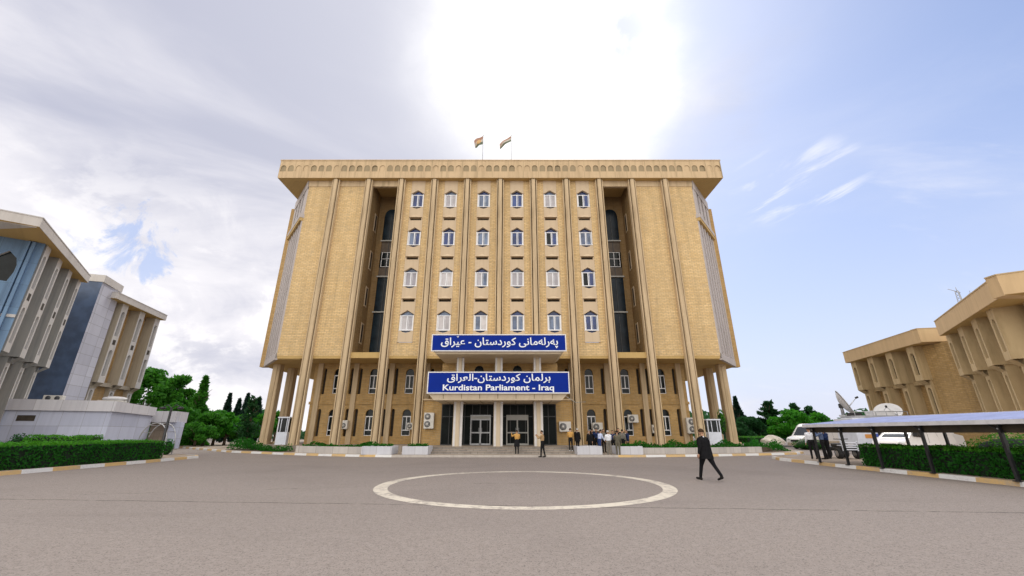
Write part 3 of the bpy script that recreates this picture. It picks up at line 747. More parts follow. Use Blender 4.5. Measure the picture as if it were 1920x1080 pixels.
# signs on the canopies
def text_mesh(s, width, height, cx, cz, y, m, off=.012, depth=.03):
    cu = bpy.data.curves.new('lettering', 'FONT'); cu.body = s; cu.offset = off; cu.extrude = .01; cu.resolution_u = 6
    to = bpy.data.objects.new('lettering_source', cu); COL.objects.link(to)
    dg = bpy.context.evaluated_depsgraph_get(); dg.update()
    me = bpy.data.meshes.new_from_object(to.evaluated_get(dg)); bpy.data.objects.remove(to)
    xs = [v.co.x for v in me.vertices]; ys = [v.co.y for v in me.vertices]
    sx = width/(max(xs)-min(xs)); sy = height/(max(ys)-min(ys)); mx = (max(xs)+min(xs))/2; my = (max(ys)+min(ys))/2
    for v in me.vertices: v.co = ((v.co.x-mx)*sx+cx, y-(v.co.z+.01)*1.5, (v.co.y-my)*sy+cz)
    me.materials.clear(); me.materials.append(M[m])
    return me
def sign(label, x0, x1, y, z0, z1, lines):
    root = empty('sign', label, 'sign', ((x0+x1)/2, y, z0)); W = (x1-x0)/2; H = z1-z0
    g = MB(); g.box((-W, 0, 0), (W, .12, H), 'sign_blue'); g.build('board', root)
    g = MB(); t = .055
    g.box((-W-.02,-.02,-.02),(W+.02,.125,t),'portico_white'); g.box((-W-.02,-.02,H-t),(W+.02,.125,H+.02),'portico_white')
    g.box((-W-.02,-.02,t),(-W+t,.125,H-t),'portico_white'); g.box((W-t,-.02,t),(W+.02,.125,H-t),'portico_white'); g.build('frame', root)
    for s, w_, h_, cx, cz in lines:
        me = text_mesh(s, w_, h_, cx, cz, -.005, 'sign_text', .02 if ord(s[0]) < 256 else .012)
        xs = sorted((min(me.vertices[i].co.x for i in p.vertices), max(me.vertices[i].co.x for i in p.vertices)) for p in me.polygons)
        cuts = []; hi = xs[0][1]; gap = .17*h_/.6 if ord(s[0]) < 256 else .15
        for a_, b_ in xs:
            if a_ > hi+gap: cuts.append((a_+hi)/2)
            hi = max(hi, b_)
        edges = [-99]+cuts+[99]
        for e0, e1 in zip(edges, edges[1:]):
            g = MB(); g.add([v.co.copy() for v in me.vertices], [tuple(p.vertices) for p in me.polygons if e0 < me.vertices[p.vertices[0]].co.x < e1], 'sign_text')
            used = sorted({i for f in g.f for i in f}); mp = {k: j for j, k in enumerate(used)}
            g.v = [g.v[k] for k in used]; g.f = [[mp[i] for i in f] for f in g.f]
            if len(g.f): g.build('lettering', root)
        bpy.data.meshes.remove(me)
def rev(*words): return ' '.join(''.join(reversed(w_)) for w_ in reversed(words))
KURD = '\uFB90\uFEEE\uFEAD\uFEA9\uFEB3\uFE98\uFE8E\uFEE5'
up = rev('\uFB58\uFEEA\uFEAD\uFEDF\uFEEA\uFEE3\uFE8E\uFEE7\uFBFD', KURD, '-', '\uFECB\uFBFF\uFEAE\uFE8D\uFED5')
lo = rev('\uFE91\uFEAE\uFEDF\uFEE4\uFE8E\uFEE5', KURD+'-'+'\uFE8D\uFEDF\uFECC\uFEAE\uFE8D\uFED5')
sign('blue sign with one line of Kurdish lettering on the upper canopy', CX-5.37, CX+5.37, BY-5.10, 7.74, 9.08, [(up, 9.35, .86, .05, .66)])
vm = MB()
for s_ in sgn: vm.box((s_*.055-.075,-.03,-.02),(s_*.055+.075,-.005,.02),'sign_text',T(0,0,0,0,-s_*R(55)))
vm.build('lettering', bpy.data.objects['sign'], (-3.30, 0, 1.10))
sign('blue sign with Arabic and English lettering on the lower canopy', CX-5.47, CX+5.47, BY-5.2, 4.47, 6.08, [(lo, 8.0, .72, .03, 1.12), ('Kurdistan Parliament - Iraq', 8.55, .58, .0, .36)])

# ------------------------------------------------------------------ flags on the roof
def flag(label, x, y, z0, top, stripes, L, Hh, droop, fold, disc=None, canton=None):
    root = empty('flagpole', label, 'flag', (x, y, z0), group='flags on the roof')
    g = MB(); g.tube([(0,0,0),(0,0,top-z0)], [.045,.03], 'steel', 8); g.ellipsoid((0,0,top-z0+.03),(.06,.06,.06),'steel',8,6); g.build('pole', root)
    g = MB(); nu, nv = 18, 12; hgt = top-z0-.06
    P = []
    for j in range(nv+1):
        for i in range(nu+1):
            u = i/nu; v = j/nv
            xx = -L*u*(1-.25*v*fold); zz = hgt-Hh*v*(1-.15*u)-droop*u**1.2*L - fold*.25*math.sin(v*3.1)*u
            yy = .16*math.sin(u*7+v*1.5)*u+.10*math.sin(v*6+u*3)*u
            P.append((xx, yy, zz))
    for j in range(nv):
        for i in range(nu):
            m = stripes[min(2, j*3//nv)]; u = (i+.5)/nu; v = (j+.5)/nv
            if disc and ((u-.5)*L)**2+((v-.5)*Hh)**2 < disc**2: m = 'flag_yellow'
            a = j*(nu+1)+i
            g.add([P[a],P[a+1],P[a+nu+2],P[a+nu+1]], [(0,1,2,3)], m, None, True)
    g.build('cloth', root)
flag('folded flag on the roof with bands in dull backlit colours around a golden sun', -3.35, 38.9, 29.2, 34.2, ['flag_red','flag_white','flag_green'], 1.05, 1.15, .55, .8, .28)
flag('swept flag with a dark lower band, the one nearer the right recess', -.09, 38.9, 29.2, 34.2, ['flag_red','flag_white','flag_green'], 1.35, .75, .80, .15)

# ------------------------------------------------------------------ side buildings: wings with projecting hooded bays
def wing(root, A, Bp, out, n, zr, fh, zm, ms, levels, deep=1.7, gz=.1, HW=.5, c0=2.3, st=3.0):
    """A near roof corner, Bp far roof corner (xy), out = +1 / -1 side of the facade normal; local u runs A->Bp, w points outwards"""
    A = Vector(A); Bp = Vector(Bp); d = Bp-A; L = d.length; ang = math.atan2(d.y, d.x)
    # plate coordinates: x along u, -y outwards
    X = Matrix.Translation((A.x, A.y, 0)) @ Matrix.Rotation(ang, 4, 'Z')
    if out > 0: X = X @ Matrix.Scale(-1, 4, (0,1,0))      # facade normal to the right of A->Bp
    OV = deep+.45
    f = MB(); f.box((-.1, 0, zr-fh), (L, OV+9, zr), ms['fascia'], X); f.box((-.13,-.03,zr),(L+.03,OV+9,zr+.07),ms['edge'],X); f.box((-.08, .03, zr-fh-.02), (L-.02, OV+8.9, zr-fh-.003), 'soffit', X); f.build('roof', root)
    w_ = MB(); w_.box((max(.45, c0-.40), OV, gz), (L-.2, OV+8.5, zr-fh-.002), ms['brick'], X); w_.build('wall', root)
    for i in range(n):
        c = c0+i*st; hw = HW
        g = MB(); y0 = OV-deep; wins = []
        if zm is not None:
            # hood: side cheeks, front face with slits, sloping corbel
            z1 = zr-fh-.001; hs = []
            nl = levels; hh = (z1-zm)/nl
            for q in range(nl):
                hs.append(arch(c, zm+q*hh+hh*.16, zm+q*hh+hh*.80, hw*1.1))
            Xp = X @ Matrix.Translation((0, y0, 0))
            g.plate([(c-hw,zm),(c+hw,zm),(c+hw,z1),(c-hw,z1)], hs, .3, ms['edge'], ms['edge'], Xp); wins += [(lp, .3, Xp, 'glass_mid' if ms['brick'] == 'g_brick' else 'glass_dark') for lp in hs]
            if nl > 1:
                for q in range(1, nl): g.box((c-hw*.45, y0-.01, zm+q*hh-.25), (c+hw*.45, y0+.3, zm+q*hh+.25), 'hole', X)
            for s in sgn:
                a, b = sorted((c+s*hw, c+s*(hw-.12))); g.box((a, y0+.002, zm), (b, OV, z1), ms['side'], X)
            # hollow underneath, a slim corbel at the back
            g.box((c-hw*.9, OV-.5, zm-.55), (c+hw*.9, OV-.001, zm-.002), ms['side'], X)
            g.add([(c-hw,y0,zm),(c+hw,y0,zm),(c+hw*.8,y0+.50,zm-.42),(c-hw*.8,y0+.50,zm-.42)], [(0,1,2,3)], ms['side'], X)
            # stone hood mould running to next bay
            g.box((c+hw, OV-.55, zm-.25), (c+st-hw, OV-.002, zm+.12), ms['side'], X) if i < n-1 else None
        # ground floor pier
        pz = (zm+.6) if zm is not None else zr-fh
        Xp = X @ Matrix.Translation((0, y0+.55, 0)); pw_ = hw*.8
        lp = arch(c, gz+1.7, pz-1.3, pw_*1.05); wins.append((lp, .25, Xp, 'glass_dark'))
        g.plate([(c-pw_,gz),(c+pw_,gz),(c+pw_,pz),(c-pw_,pz)], [lp], .25, ms['edge'], ms['edge'], Xp)
        for s in sgn:
            a, b = sorted((c+s*pw_, c+s*(pw_-.1))); g.box((a, y0+.552, gz), (b, OV, pz), ms['side'], X)
        bay = g.build('hooded_bay', root)
        for lp, dp, Xq, mm in wins:
            g = MB(); g.add([(p[0], dp-.01, p[1]) for p in lp], [tuple(range(len(lp)))], mm, Xq); g.build('window', bay)
    return X, L, OV
MSR = dict(fascia='r_fascia', edge='r_edge', brick='r_brick', side='r_stone')
MSC = dict(fascia='g_fascia', edge='g_edge', brick='g_brick', side='g_tan')
MSL = dict(fascia='g_fascia', edge='g_edge', brick='g_brick', side='g_stone')
RB = empty('office_block', 'low sandstone block on the right with hooded arched bays and deep roof band', 'building', (36, 40, 0))
RW = empty('right_wing_origin', '', 'x'); bpy.data.objects.remove(RW)
def sub(root, fn):
    before = set(bpy.data.objects); fn(); 
    for o in set(bpy.data.objects)-before:
        if o.parent == root: o.matrix_parent_inverse = Matrix.Translation(root.location).inverted()
def right_block():
    wing(RB, (38.84,38.35), (41.23,50.71), 1, 4, 11.0, 1.27, 6.4, MSR, 1, c0=2.3, st=3.2)
    wing(RB, (30.61,24.13), (37.92,35.6), 1, 4, 11.0, 1.29, 6.2, MSR, 1, c0=4.1, st=3.08)
    # return walls and roof bands facing the yard
    for q in (((38.84,38.3,9.685),(44,38.9,10.98)), ((30.56,24.05,9.655),(37.8,24.7,10.98))):
        g = MB(); g.box(*q,'r_fascia'); g.box((q[0][0]-.05,q[0][1]-.03,10.985),(q[1][0],q[1][1],11.065),'r_edge'); g.build('end_fascia', RB)
    for q in (((41.1,40.2,.1),(48,40.9,9.69)), ((34.4,26.7,.1),(44,27.4,9.68)), ((40.4,36.6,.1),(46,40.19,9.66))):
        g = MB(); g.box(*q,'r_brick'); g.build('end_wall', RB)
    for q in (((33.5,24.5,6.0),(35.3,25.6,9.67)), ((36.7,24.5,6.0),(38.5,25.6,9.67))):
        g = MB(); g.box(*q,'r_stone'); g.build('end_bay', RB)
sub(RB, right_block)
# lattice mast on its roof
ms_ = empty('antenna_mast', 'small lattice antenna mast on the right roof', 'antenna', (39.39, 34.19, 11.0)); ms_.scale = (.85, .85, .85); g = MB()
for a in range(3):
    q = a*2.094; g.tube([(.28*math.cos(q),.28*math.sin(q),0),(.16*math.cos(q),.16*math.sin(q),2.9)], .035, 'steel', 5)
for i in range(9):
    for a in range(3):
        r0 = .28-.12*i/9; r1 = .28-.12*(i+1)/9; q = a*2.094; q2 = (a+1)*2.094
        g.tube([(r0*math.cos(q),r0*math.sin(q),2.9*i/9),(r1*math.cos(q2),r1*math.sin(q2),2.9*(i+1)/9)], .018, 'steel', 4)
g.build('tower', ms_)
g = MB(); g.tube([(-.9,0,3.1),(.3,0,2.7)], .03, 'steel', 5); g.tube([(0,0,2.9),(0,0,3.3)], .03, 'steel', 5); g.tube([(.25,0,1.2),(1.3,0,2.2),(1.3,0,2.9)], .025, 'steel', 5)
for i in range(5): g.tube([(1.0+.12*i,-.3,2.3+.1*i),(1.0+.12*i,.3,2.3+.1*i)], .015, 'steel', 4)
g.build('aerial', ms_)

LB = empty('grey_block', 'three storey grey concrete block on the left with hooded bays and a panelled stair tower', 'building', (-36, 36, 0))
def left_block():
    wing(LB, (-31.1,24.04), (-38.29,34.64), -1, 4, 15.0, .62, 6.7, MSL, 2, deep=1.5, c0=4.0, st=2.8, HW=.46)
    wing(LB, (-39.91,39.27), (-41.86,47.89), -1, 3, 15.0, .6, 6.3, MSC, 2, deep=1.0, c0=2.28, st=2.92, HW=.46)
    g = MB(); e = [(-31.19,23.94),(-34.62,22.06),(-42.39,18.28),(-44.42,24.89)]
    g.prism(e, 14.31, 15.004, 'g_fascia'); g.build('end_roof', LB)
    # end face towards the yard: grey stone with blue skylight in its colour, and a hexagonal window
    a = Vector((-33.35,26.5)); b = Vector((-41.65,21.0)); d = b-a; ang = math.atan2(d.y, d.x)
    X = Matrix.Translation((a.x,a.y,0)) @ Matrix.Rotation(ang,4,'Z') @ Matrix.Scale(-1,4,(0,1,0))
    hx = [(1.05,11.3),(1.95,11.3),(2.15,12.3),(1.95,13.0),(1.5,13.45),(1.05,13.0),(.85,12.3)]
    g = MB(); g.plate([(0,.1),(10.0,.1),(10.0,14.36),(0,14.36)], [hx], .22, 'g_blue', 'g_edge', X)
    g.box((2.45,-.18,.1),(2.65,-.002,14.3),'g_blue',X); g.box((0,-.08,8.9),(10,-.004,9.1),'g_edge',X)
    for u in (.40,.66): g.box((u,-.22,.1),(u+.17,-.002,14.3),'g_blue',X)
    end = g.build('end_wall', LB)
    g = MB(); g.add([(p[0],.20,p[1]) for p in hx], [tuple(range(7))], 'glass_dark', X); g.build('window', end)
    # stair tower
    g = MB(); z1 = 16.1
    P = [(-39.71,37.19),(-40.83,40.32),(-46.47,38.51),(-45.36,35.39)]
    n_ = len(P)
    g.add([(*P[0],.1),(*P[1],.1),(*P[1],z1-.7),(*P[0],z1-.7)], [(0,1,2,3)], 'tower_white'); g.add([(*P[1],.1),(*P[2],.1),(*P[2],z1-.7),(*P[1],z1-.7)], [(0,1,2,3)], 'tower_white')
    g.add([(*P[0],.1),(*P[3],.1),(*P[3],z1-.7),(*P[0],z1-.7)], [(0,1,2,3)], 'tower_dark'); g.add([(*P[2],.1),(*P[3],.1),(*P[3],z1-.7),(*P[2],z1-.7)], [(0,1,2,3)], 'tower_white')
    c = Vector((sum(p[0] for p in P)/4, sum(p[1] for p in P)/4)); Q = [tuple(c+(Vector(p)-c)*1.035) for p in P]
    g.prism(Q, z1-.7, z1, 'g_fascia')
    g.build('stair_tower', LB)
sub(LB, left_block)
# annex: white panelled low block in front
AN = empty('white_annex', 'low white panelled annex with thick parapet in front of the grey block', 'building', (-34, 36, 0))
def annex():
    P = [(-37.61,31.24),(-31.63,33.75),(-35.87,42.71),(-41.97,40.08)]
    c = Vector((sum(p[0] for p in P)/4, sum(p[1] for p in P)/4)); Q = [tuple(c+(Vector(p)-c)*1.04) for p in P]
    g = MB(); g.prism(P, .1, 3.25, 'annex'); g.build('wall', AN)
    g = MB(); g.prism(Q, 3.2, 4.0, 'annex_band', None, 'roof_flat'); g.build('parapet', AN)
    d = (Vector(P[1])-Vector(P[0])).normalized(); X = Matrix.Translation((*P[0],0)) @ Matrix.Rotation(math.atan2(d.y,d.x),4,'Z')
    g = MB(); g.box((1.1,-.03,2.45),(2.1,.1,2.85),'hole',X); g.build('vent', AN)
    # far porch
    g = MB(); g.prism([(-37.5,43.18),(-34.43,43.86),(-35.51,46.9),(-38.31,46.24)], 2.62, 3.7, 'annex_band', None, 'roof_flat'); g.build('porch_roof', AN)
    g = MB(); g.prism([(-37.33,44.56),(-35.29,44.97),(-35.77,46.46),(-37.97,46.13)], .1, 2.62, 'paving'); g.prism([(-35.16,44.16),(-33.94,44.46),(-34.27,45.07),(-35.39,44.86)], .1, 2.66, 'annex'); g.build('porch_wall', AN)
sub(AN, annex)
for lab, x, y in (('pale fan unit with two round outlets on the annex roof', -37.8, 34.84), ('low white cowl with a round cap on the annex roof', -37.44, 39.67)):
    root = empty('roof_unit', lab, 'ventilation', (x, y, 4.0)); root.rotation_euler[2] = R(24)
    if 'two' in lab:
        g = MB(); g.box((-.6,-.25,.08),(.6,.25,.52),'ac_white'); g.box((-.55,-.2,0),(.55,.2,.08),'steel'); g.build('casing', root, bevel=.03)
        for dx in (-.28,.28):
            g = MB(); g.tube([(dx,-.252,.30),(dx,-.27,.30)], [.17,.17], 'grate', 16); g.build('fan', root)
    else:
        g = MB(); g.box((-1.0,-.5,0),(.9,.5,.45),'ac_white'); g.build('casing', root, bevel=.05); g = MB(); g.ellipsoid((.1,0,.62),(.95,.5,.22),'dish',16,8); g.build('cap', root)

# ------------------------------------------------------------------ foliage
def leafquads(mb, pts, size, m, rnd, up=.0, elong=1.0):
    for p, nrm in pts:
        s = size*rnd.uniform(.6, 1.35)
        n = Vector((rnd.gauss(0,1), rnd.gauss(0,1), rnd.gauss(0,1)+up)).normalized()
        if nrm is not None: n = (n*.75+nrm).normalized()
        a = n.orthogonal().normalized(); a.rotate(Matrix.Rotation(rnd.uniform(0,6.28),3,n)); b = n.cross(a)
        a *= s*.5*elong; b *= s*.32; p = Vector(p)
        mb.add([p-a, p+b*.9, p+a, p-b*.9], [(0,1,2,3)], m)
def hedge(name, label, poly_a, poly_b, w_, z0, h, n, side, leaf='hedge', toplight=True, seed=1, size=.11, cat='hedge'):
    """straight run of clipped hedge from poly_a to poly_b, w_ wide to the given side"""
    rnd = random.Random(seed); a = Vector(poly_a); b = Vector(poly_b); d = b-a; L = d.length; d /= L; nn = Vector((-d.y, d.x))*side
    g = MB()
    def q(u, v, z): p = a+d*u+nn*v; return Vector((p.x, p.y, z))
    ins = .07
    c = [q(ins,ins,0),q(L-ins,ins,0),q(L-ins,w_-ins,0),q(ins,w_-ins,0)]
    if side < 0: c.reverse()
    g.prism([(p.x,p.y) for p in c], z0, z0+h-ins, 'hedge_core')
    areas = [L*h, L*w_, w_*h, w_*h, L*h*.4]; tot = sum(areas); wob = lambda u, v: .05*math.sin(u*2.1+v)+.035*math.sin(u*5.3+2*v)
    pts = {0: [], 1: []}
    for k, A_ in enumerate(areas):
        for i in range(int(n*A_/tot)):
            u = rnd.uniform(0,L); v = rnd.uniform(0,w_); z = rnd.uniform(0,h); e = rnd.gauss(0,.035)
            if k == 0: p = q(u, e-wob(u,z)*.7, z0+z); nr = Vector((-nn.x,-nn.y,0))
            elif k == 1: p = q(u, v, z0+h+e+wob(u,v)*.6); nr = Vector((0,0,1))
            elif k == 2: p = q(e, v, z0+z); nr = Vector((-d.x,-d.y,0))
            elif k == 3: p = q(L+e, v, z0+z); nr = Vector((d.x,d.y,0))
            else: p = q(u, w_+e, z0+z); nr = Vector((nn.x,nn.y,0))
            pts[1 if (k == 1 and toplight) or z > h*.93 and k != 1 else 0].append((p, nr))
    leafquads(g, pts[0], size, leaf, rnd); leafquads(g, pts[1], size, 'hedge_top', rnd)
    return tag(g.build(name), label, cat)
hedge('hedge', 'long clipped dark green hedge beside the left kerb', (-21.35,3.76), (-21.1,26.61), 2.2, .14, 1.0, 26000, 1, seed=3)
hedge('hedge', 'pale clipped hedge behind the long dark hedge, before the annex', (-30.6,27.3), (-27.6,28.6), 1.6, .14, 1.27, 3600, 1, leaf='hedge_top', seed=4)
hedge('hedge', 'dark clipped hedge behind the carport posts', (16.93,21.39), (17,5.64), 1.6, .14, .90, 17000, 1, seed=5)
hedge('hedge', 'clipped hedge beyond the right corner columns, before the trees', (23.6,43.6), (28.6,46.2), 1.3, .1, 1.1, 3200, 1, seed=6, leaf='lf_cover')
def ground_cover(name, poly, z, h, n, seed, size=.16, label='low green ground cover'):
    rnd = random.Random(seed); g = MB(); xs = [p[0] for p in poly]; ys = [p[1] for p in poly]
    def inside(x, y):
        c = False
        for i in range(len(poly)):
            (x1,y1),(x2,y2) = poly[i], poly[i-1]
            if (y1 > y) != (y2 > y) and x < (x2-x1)*(y-y1)/(y2-y1)+x1: c = not c
        return c
    pts = []
    while len(pts) < n:
        x = rnd.uniform(min(xs),max(xs)); y = rnd.uniform(min(ys),max(ys))
        if inside(x,y):
            hh = h*(.45+.35*math.sin(x*1.3+y)+.3*math.sin(x*3.1-y*2)); pts.append(((x,y,z+max(.03,hh)*rnd.random()**.6), None))
    leafquads(g, pts, size, 'lf_cover', rnd, .6)
    o = g.build(name); tag(o, label, 'ground cover', None, 'stuff')
    g = MB(); g.prism(poly, 0, z, 'soil'); structure(g.build('planting_bed'), 'soil bed', 'soil bed')
ground_cover('ground_cover', [(-16.84,35),(-11,32.72),(-10.8,35.37),(-16.65,35.37)], .50, .42, 2600, 11, label='green ground cover in the bed left of the planter boxes')
ground_cover('ground_cover', [(-26.77,41),(-24.01,38.63),(-18.83,35.62),(-17.93,36.13),(-20.08,37.76),(-25.33,42.39)], .17, .95, 3000, 12, label='green ground cover around the left corner columns')
ground_cover('ground_cover', [(9.23,32.72),(13.73,33.04),(19.57,35),(21.74,36.66),(19.61,37.06),(13.72,35.37),(9.21,35.37)], .50, .55, 4200, 13, label='green ground cover in the bed right of the planter boxes')
ground_cover('ground_cover', [(21.05,35.74),(23.83,37.48),(23.86,41),(21.66,40.18),(20.36,37.2)], .17, .95, 1500, 14, label='green ground cover beside the right corner columns')

# planter boxes and retaining walls
def planter(label, x0, x1, y0=31.35, y1=33.2, plants=True, seed=1):
    root = empty('planter_box', label, 'planter', ((x0+x1)/2, y0, .14), group='planter boxes beside the steps'); w_ = (x1-x0)/2; d = y1-y0
    g = MB(); t = .14; H = .56
    g.box((-w_,0,0),(w_,t,H),'planter'); g.box((-w_,d-t,0),(w_,d,H),'planter'); g.box((-w_,t,0),(-w_+t,d-t,H),'planter'); g.box((w_-t,t,0),(w_,d-t,H),'planter'); g.build('trough', root, bevel=.015)
    g = MB(); g.box((-w_+t,t,.02),(w_-t,d-t,H-.08),'soil'); g.build('soil', root)
    if plants:
        rnd = random.Random(seed); g = MB(); pts = [((rnd.uniform(-w_*.75,w_*.75), rnd.uniform(.4,d-.3), H-.08+.22*rnd.random()), None) for _ in range(420)]
        leafquads(g, pts, .14, 'lf_cover', rnd, .5); g.build('leaves', root)
planter('grey white planter box left of the steps, farther from them', -10.75, -8.6, seed=1)
planter('grey white planter box directly left of the steps', -7.85, -6.0, seed=2)
planter('grey white planter box directly right of the steps', 4.65, 6.45, seed=3, plants=False)
planter('grey white planter box right of the steps, farther from them', 7.55, 9.35, seed=4)
def low_wall(label, pts, z1, m='retain', t=.25):
    g = MB(); q = offset_poly(pts, t)
    for i in range(len(pts)-1): g.prism([pts[i],pts[i+1],q[i+1],q[i]], .1, z1, m)
    tag(g.build('retaining_wall'), label, 'wall')
low_wall('low pale retaining wall of the left bed', [(-17.32,35.15),(-14,33.56),(-10.83,32.55)], .62)
low_wall('low pale retaining wall of the right bed', [(9.31,32.46),(13.81,33),(19.9,34.95)], .56)

# trees
def tree(name, label, x, y, h, r, kind, seed, trunk=.16, leaf='lf_pine', n=6000, size=.42, base=0., group=None):
    rnd = random.Random(seed); root = empty(name, label, 'tree', (x, y, 0), group=group); g = MB(); pts = []
    if kind == 'broad':
        blobs = []
        for i in range(19):
            a = rnd.uniform(0,6.28); rr = r*math.sqrt(rnd.random())*.8; zz = h*rnd.uniform(.36,.88); k = 1-.55*abs(zz/h-.55)/.45
            blobs.append((Vector((rr*k*math.cos(a), rr*k*math.sin(a), zz)), r*rnd.uniform(.20,.40)))
        blobs.append((Vector((0,0,h*.86)), r*.36))
        for i in range(n):
            c, br = rnd.choice(blobs); v = Vector((rnd.gauss(0,1),rnd.gauss(0,1),rnd.gauss(0,1))).normalized(); q = br*rnd.random()**.35
            v.z *= .72; pts.append((c+v*q, v if rnd.random() < .4 else None))
        tr = h*.55
    elif kind == 'cone':
        for i in range(n):
            t = rnd.random()**1.25; zz = h*(.06+.94*t); lay = .62+.38*abs(math.sin(zz*2.3)); q = r*(1-t)**.9*lay*rnd.random()**.4+.05; a = rnd.uniform(0,6.28)
            q *= .8+.3*math.sin(3*a+zz*1.7)
            pts.append((Vector((q*math.cos(a), q*math.sin(a), zz-.25*q)), None))
        tr = h*.9
    elif kind == 'spire':
        for i in range(n):
            t = rnd.random()**1.2; zz = h*(.03+.97*t); q = (r*(1-t)**1.35+.08)*rnd.random()**.35; a = rnd.uniform(0,6.28); q *= .85+.18*math.sin(4*a+zz*1.3)
            pts.append((Vector((q*math.cos(a), q*math.sin(a), zz)), None))
        tr = h*.85
    elif kind == 'column':
        for i in range(n):
            t = rnd.random(); zz = h*(.04+.96*t); q = r*min(1,(1-t)*1.5+.02)**.8*min(1,.45+t*3)*rnd.random()**.3; a = rnd.uniform(0,6.28); q *= .85+.2*math.sin(5*a+zz)
            pts.append((Vector((q*math.cos(a), q*math.sin(a), zz)), None))
        tr = h*.8
    elif kind == 'ragged':      # open conifer with separate boughs
        for b in range(64):
            t = rnd.uniform(.12,1); zz = h*t; a = rnd.uniform(0,6.28); ln = r*(1.12-t)*rnd.uniform(.45,1.35)+.2; tip = Vector((ln*math.cos(a), ln*math.sin(a), ln*rnd.uniform(-.05,.45)))
            for i in range(n//64):
                u = rnd.random(); pts.append((Vector((0,0,zz))+tip*u+Vector((rnd.gauss(0,.13),rnd.gauss(0,.13),rnd.gauss(0,.09)))*(1.25-u*.7), None))
        tr = h*.97
    leafquads(g, pts, size, leaf, rnd, .2, 1.15 if kind == 'broad' else 1.5)
    g.build('crown', root)
    g = MB(); g.tube([(0,0,-.1),(.04*h*.1,0,tr*.4),(0,.03,tr)], [trunk*1.3,trunk,trunk*.25], 'bark', 8)
    for i in range(6):
        a = rnd.uniform(0,6.28); z0 = tr*rnd.uniform(.35,.8); l_ = r*.55
        if kind == 'column': l_ *= .4
        g.tube([(0,0,z0),(l_*.5*math.cos(a),l_*.5*math.sin(a),z0+l_*.35),(l_*math.cos(a),l_*math.sin(a),z0+l_*.8)], [trunk*.45,trunk*.3,trunk*.1], 'bark', 5)
    g.build('trunk', root); return root
GL = 'trees left of the main building'
tree('pine_tree', 'tallest broad pine, next to the grey block', -48.3, 55.5, 10.1, 4.2, 'broad', 21, .22, n=6500, size=.46, group=GL)
tree('pine_tree', 'narrower pine with a high rounded crown, second from the grey block', -44.4, 55.5, 9.6, 2.5, 'broad', 22, .2, n=3800, size=.46, group=GL)
tree('pine_tree', 'low dense pine behind the lamp post', -41.3, 52, 5.1, 3.2, 'broad', 23, .2, n=5200, size=.44, group=GL)
tree('pine_tree', 'pointed pine right of the two tall pines', -39.8, 54, 8.5, 2.0, 'cone', 24, .18, n=4200, size=.46, group=GL)
tree('bushy_tree', 'bright green bushy tree right of the pointed pine', -36.3, 53, 4.4, 2.1, 'broad', 25, .15, 'lf_lime', 3600, .4, group=GL)
tree('bushy_tree', 'bright green bushy tree touching the outer left column', -31.3, 54, 4.0, 1.9, 'broad', 26, .13, 'lf_lime', 3000, .4, group=GL)
tree('bushy_tree', 'mid green tree filling the gap below the cypress row', -36.5, 58, 3.8, 2.3, 'broad', 36, .13, 'lf_pine', 3600, .4, group=GL)
tree('cypress_tree', 'first dark cypress right of the pines', -48.2, 72, 7.9, .95, 'column', 27, .12, 'lf_cyp', 2600, .42, group=GL)
tree('cypress_tree', 'shortest dark cypress, second in the row', -46.4, 72, 7.0, .9, 'column', 28, .12, 'lf_cyp', 2400, .42, group=GL)
tree('cypress_tree', 'third dark cypress of the row, beside the ragged conifer', -45.1, 72, 7.9, .95, 'column', 29, .12, 'lf_cyp', 2500, .42, group=GL)
tree('ragged_conifer', 'open dark conifer left of the corner columns', -29.3, 48, 5.5, 1.25, 'ragged', 30, .13, 'lf_dark', 1500, .28, group=GL)
tree('cypress_tree', 'slim dark cypress rising behind the ragged conifer', -35.9, 60, 6.3, 1.0, 'column', 37, .12, 'lf_cyp', 2600, .4, group=GL)
tree('bushy_tree', 'green tree seen between the two left corner columns', -33.9, 62, 4.8, 1.7, 'broad', 32, .13, 'lf_lime', 3000, .4, group=GL)
tree('bushy_tree', 'low green tree under the pines', -36.3, 50, 2.6, 2.2, 'broad', 33, .13, 'lf_pine', 3000, .36, group=GL)
tree('pine_tree', 'rounded pine closing the gap before the pointed pine', -43.4, 57, 7.3, 2.6, 'broad', 61, .15, 'lf_pine', 3600, .42, group=GL)
tree('bushy_tree', 'low bright green tree before the first cypress', -35.6, 54, 3.4, 2.0, 'broad', 62, .15, 'lf_lime', 3000, .42, group=GL)
tree('bushy_tree', 'mid green tree before the third cypress', -34.8, 56, 4.0, 2.0, 'broad', 63, .15, 'lf_pine', 3000, .42, group=GL)
tree('bushy_tree', 'low mid green tree left of the pointed pine', -36.8, 52, 4.1, 2.3, 'broad', 64, .15, 'lf_pine', 3400, .42, group=GL)
GR = 'trees right of the main building'
tree('cypress_tree', 'pointed dark cypress beside the right corner column', 31.7, 60, 6.4, 2.7, 'spire', 41, .14, 'lf_cyp', 5200, .34, group=GR)
tree('ragged_conifer', 'tallest ragged conifer behind the right hedge', 35.5, 59, 5.5, 2.3, 'ragged', 42, .15, 'lf_dark', 5200, .4, group=GR)
tree('ragged_conifer', 'ragged conifer rising behind the bright tree', 41.7, 63, 5.4, 2.0, 'ragged', 43, .15, 'lf_dark', 4000, .42, group=GR)
tree('ragged_conifer', 'thin ragged conifer farthest right, above the white van', 46.1, 66, 5.2, 1.9, 'ragged', 44, .14, 'lf_dark', 2600, .42, group=GR)
tree('bushy_tree', 'bright green spreading tree behind the white van', 34.4, 53, 4.2, 3.0, 'broad', 45, .16, 'lf_lime', 7000, .4, group=GR)
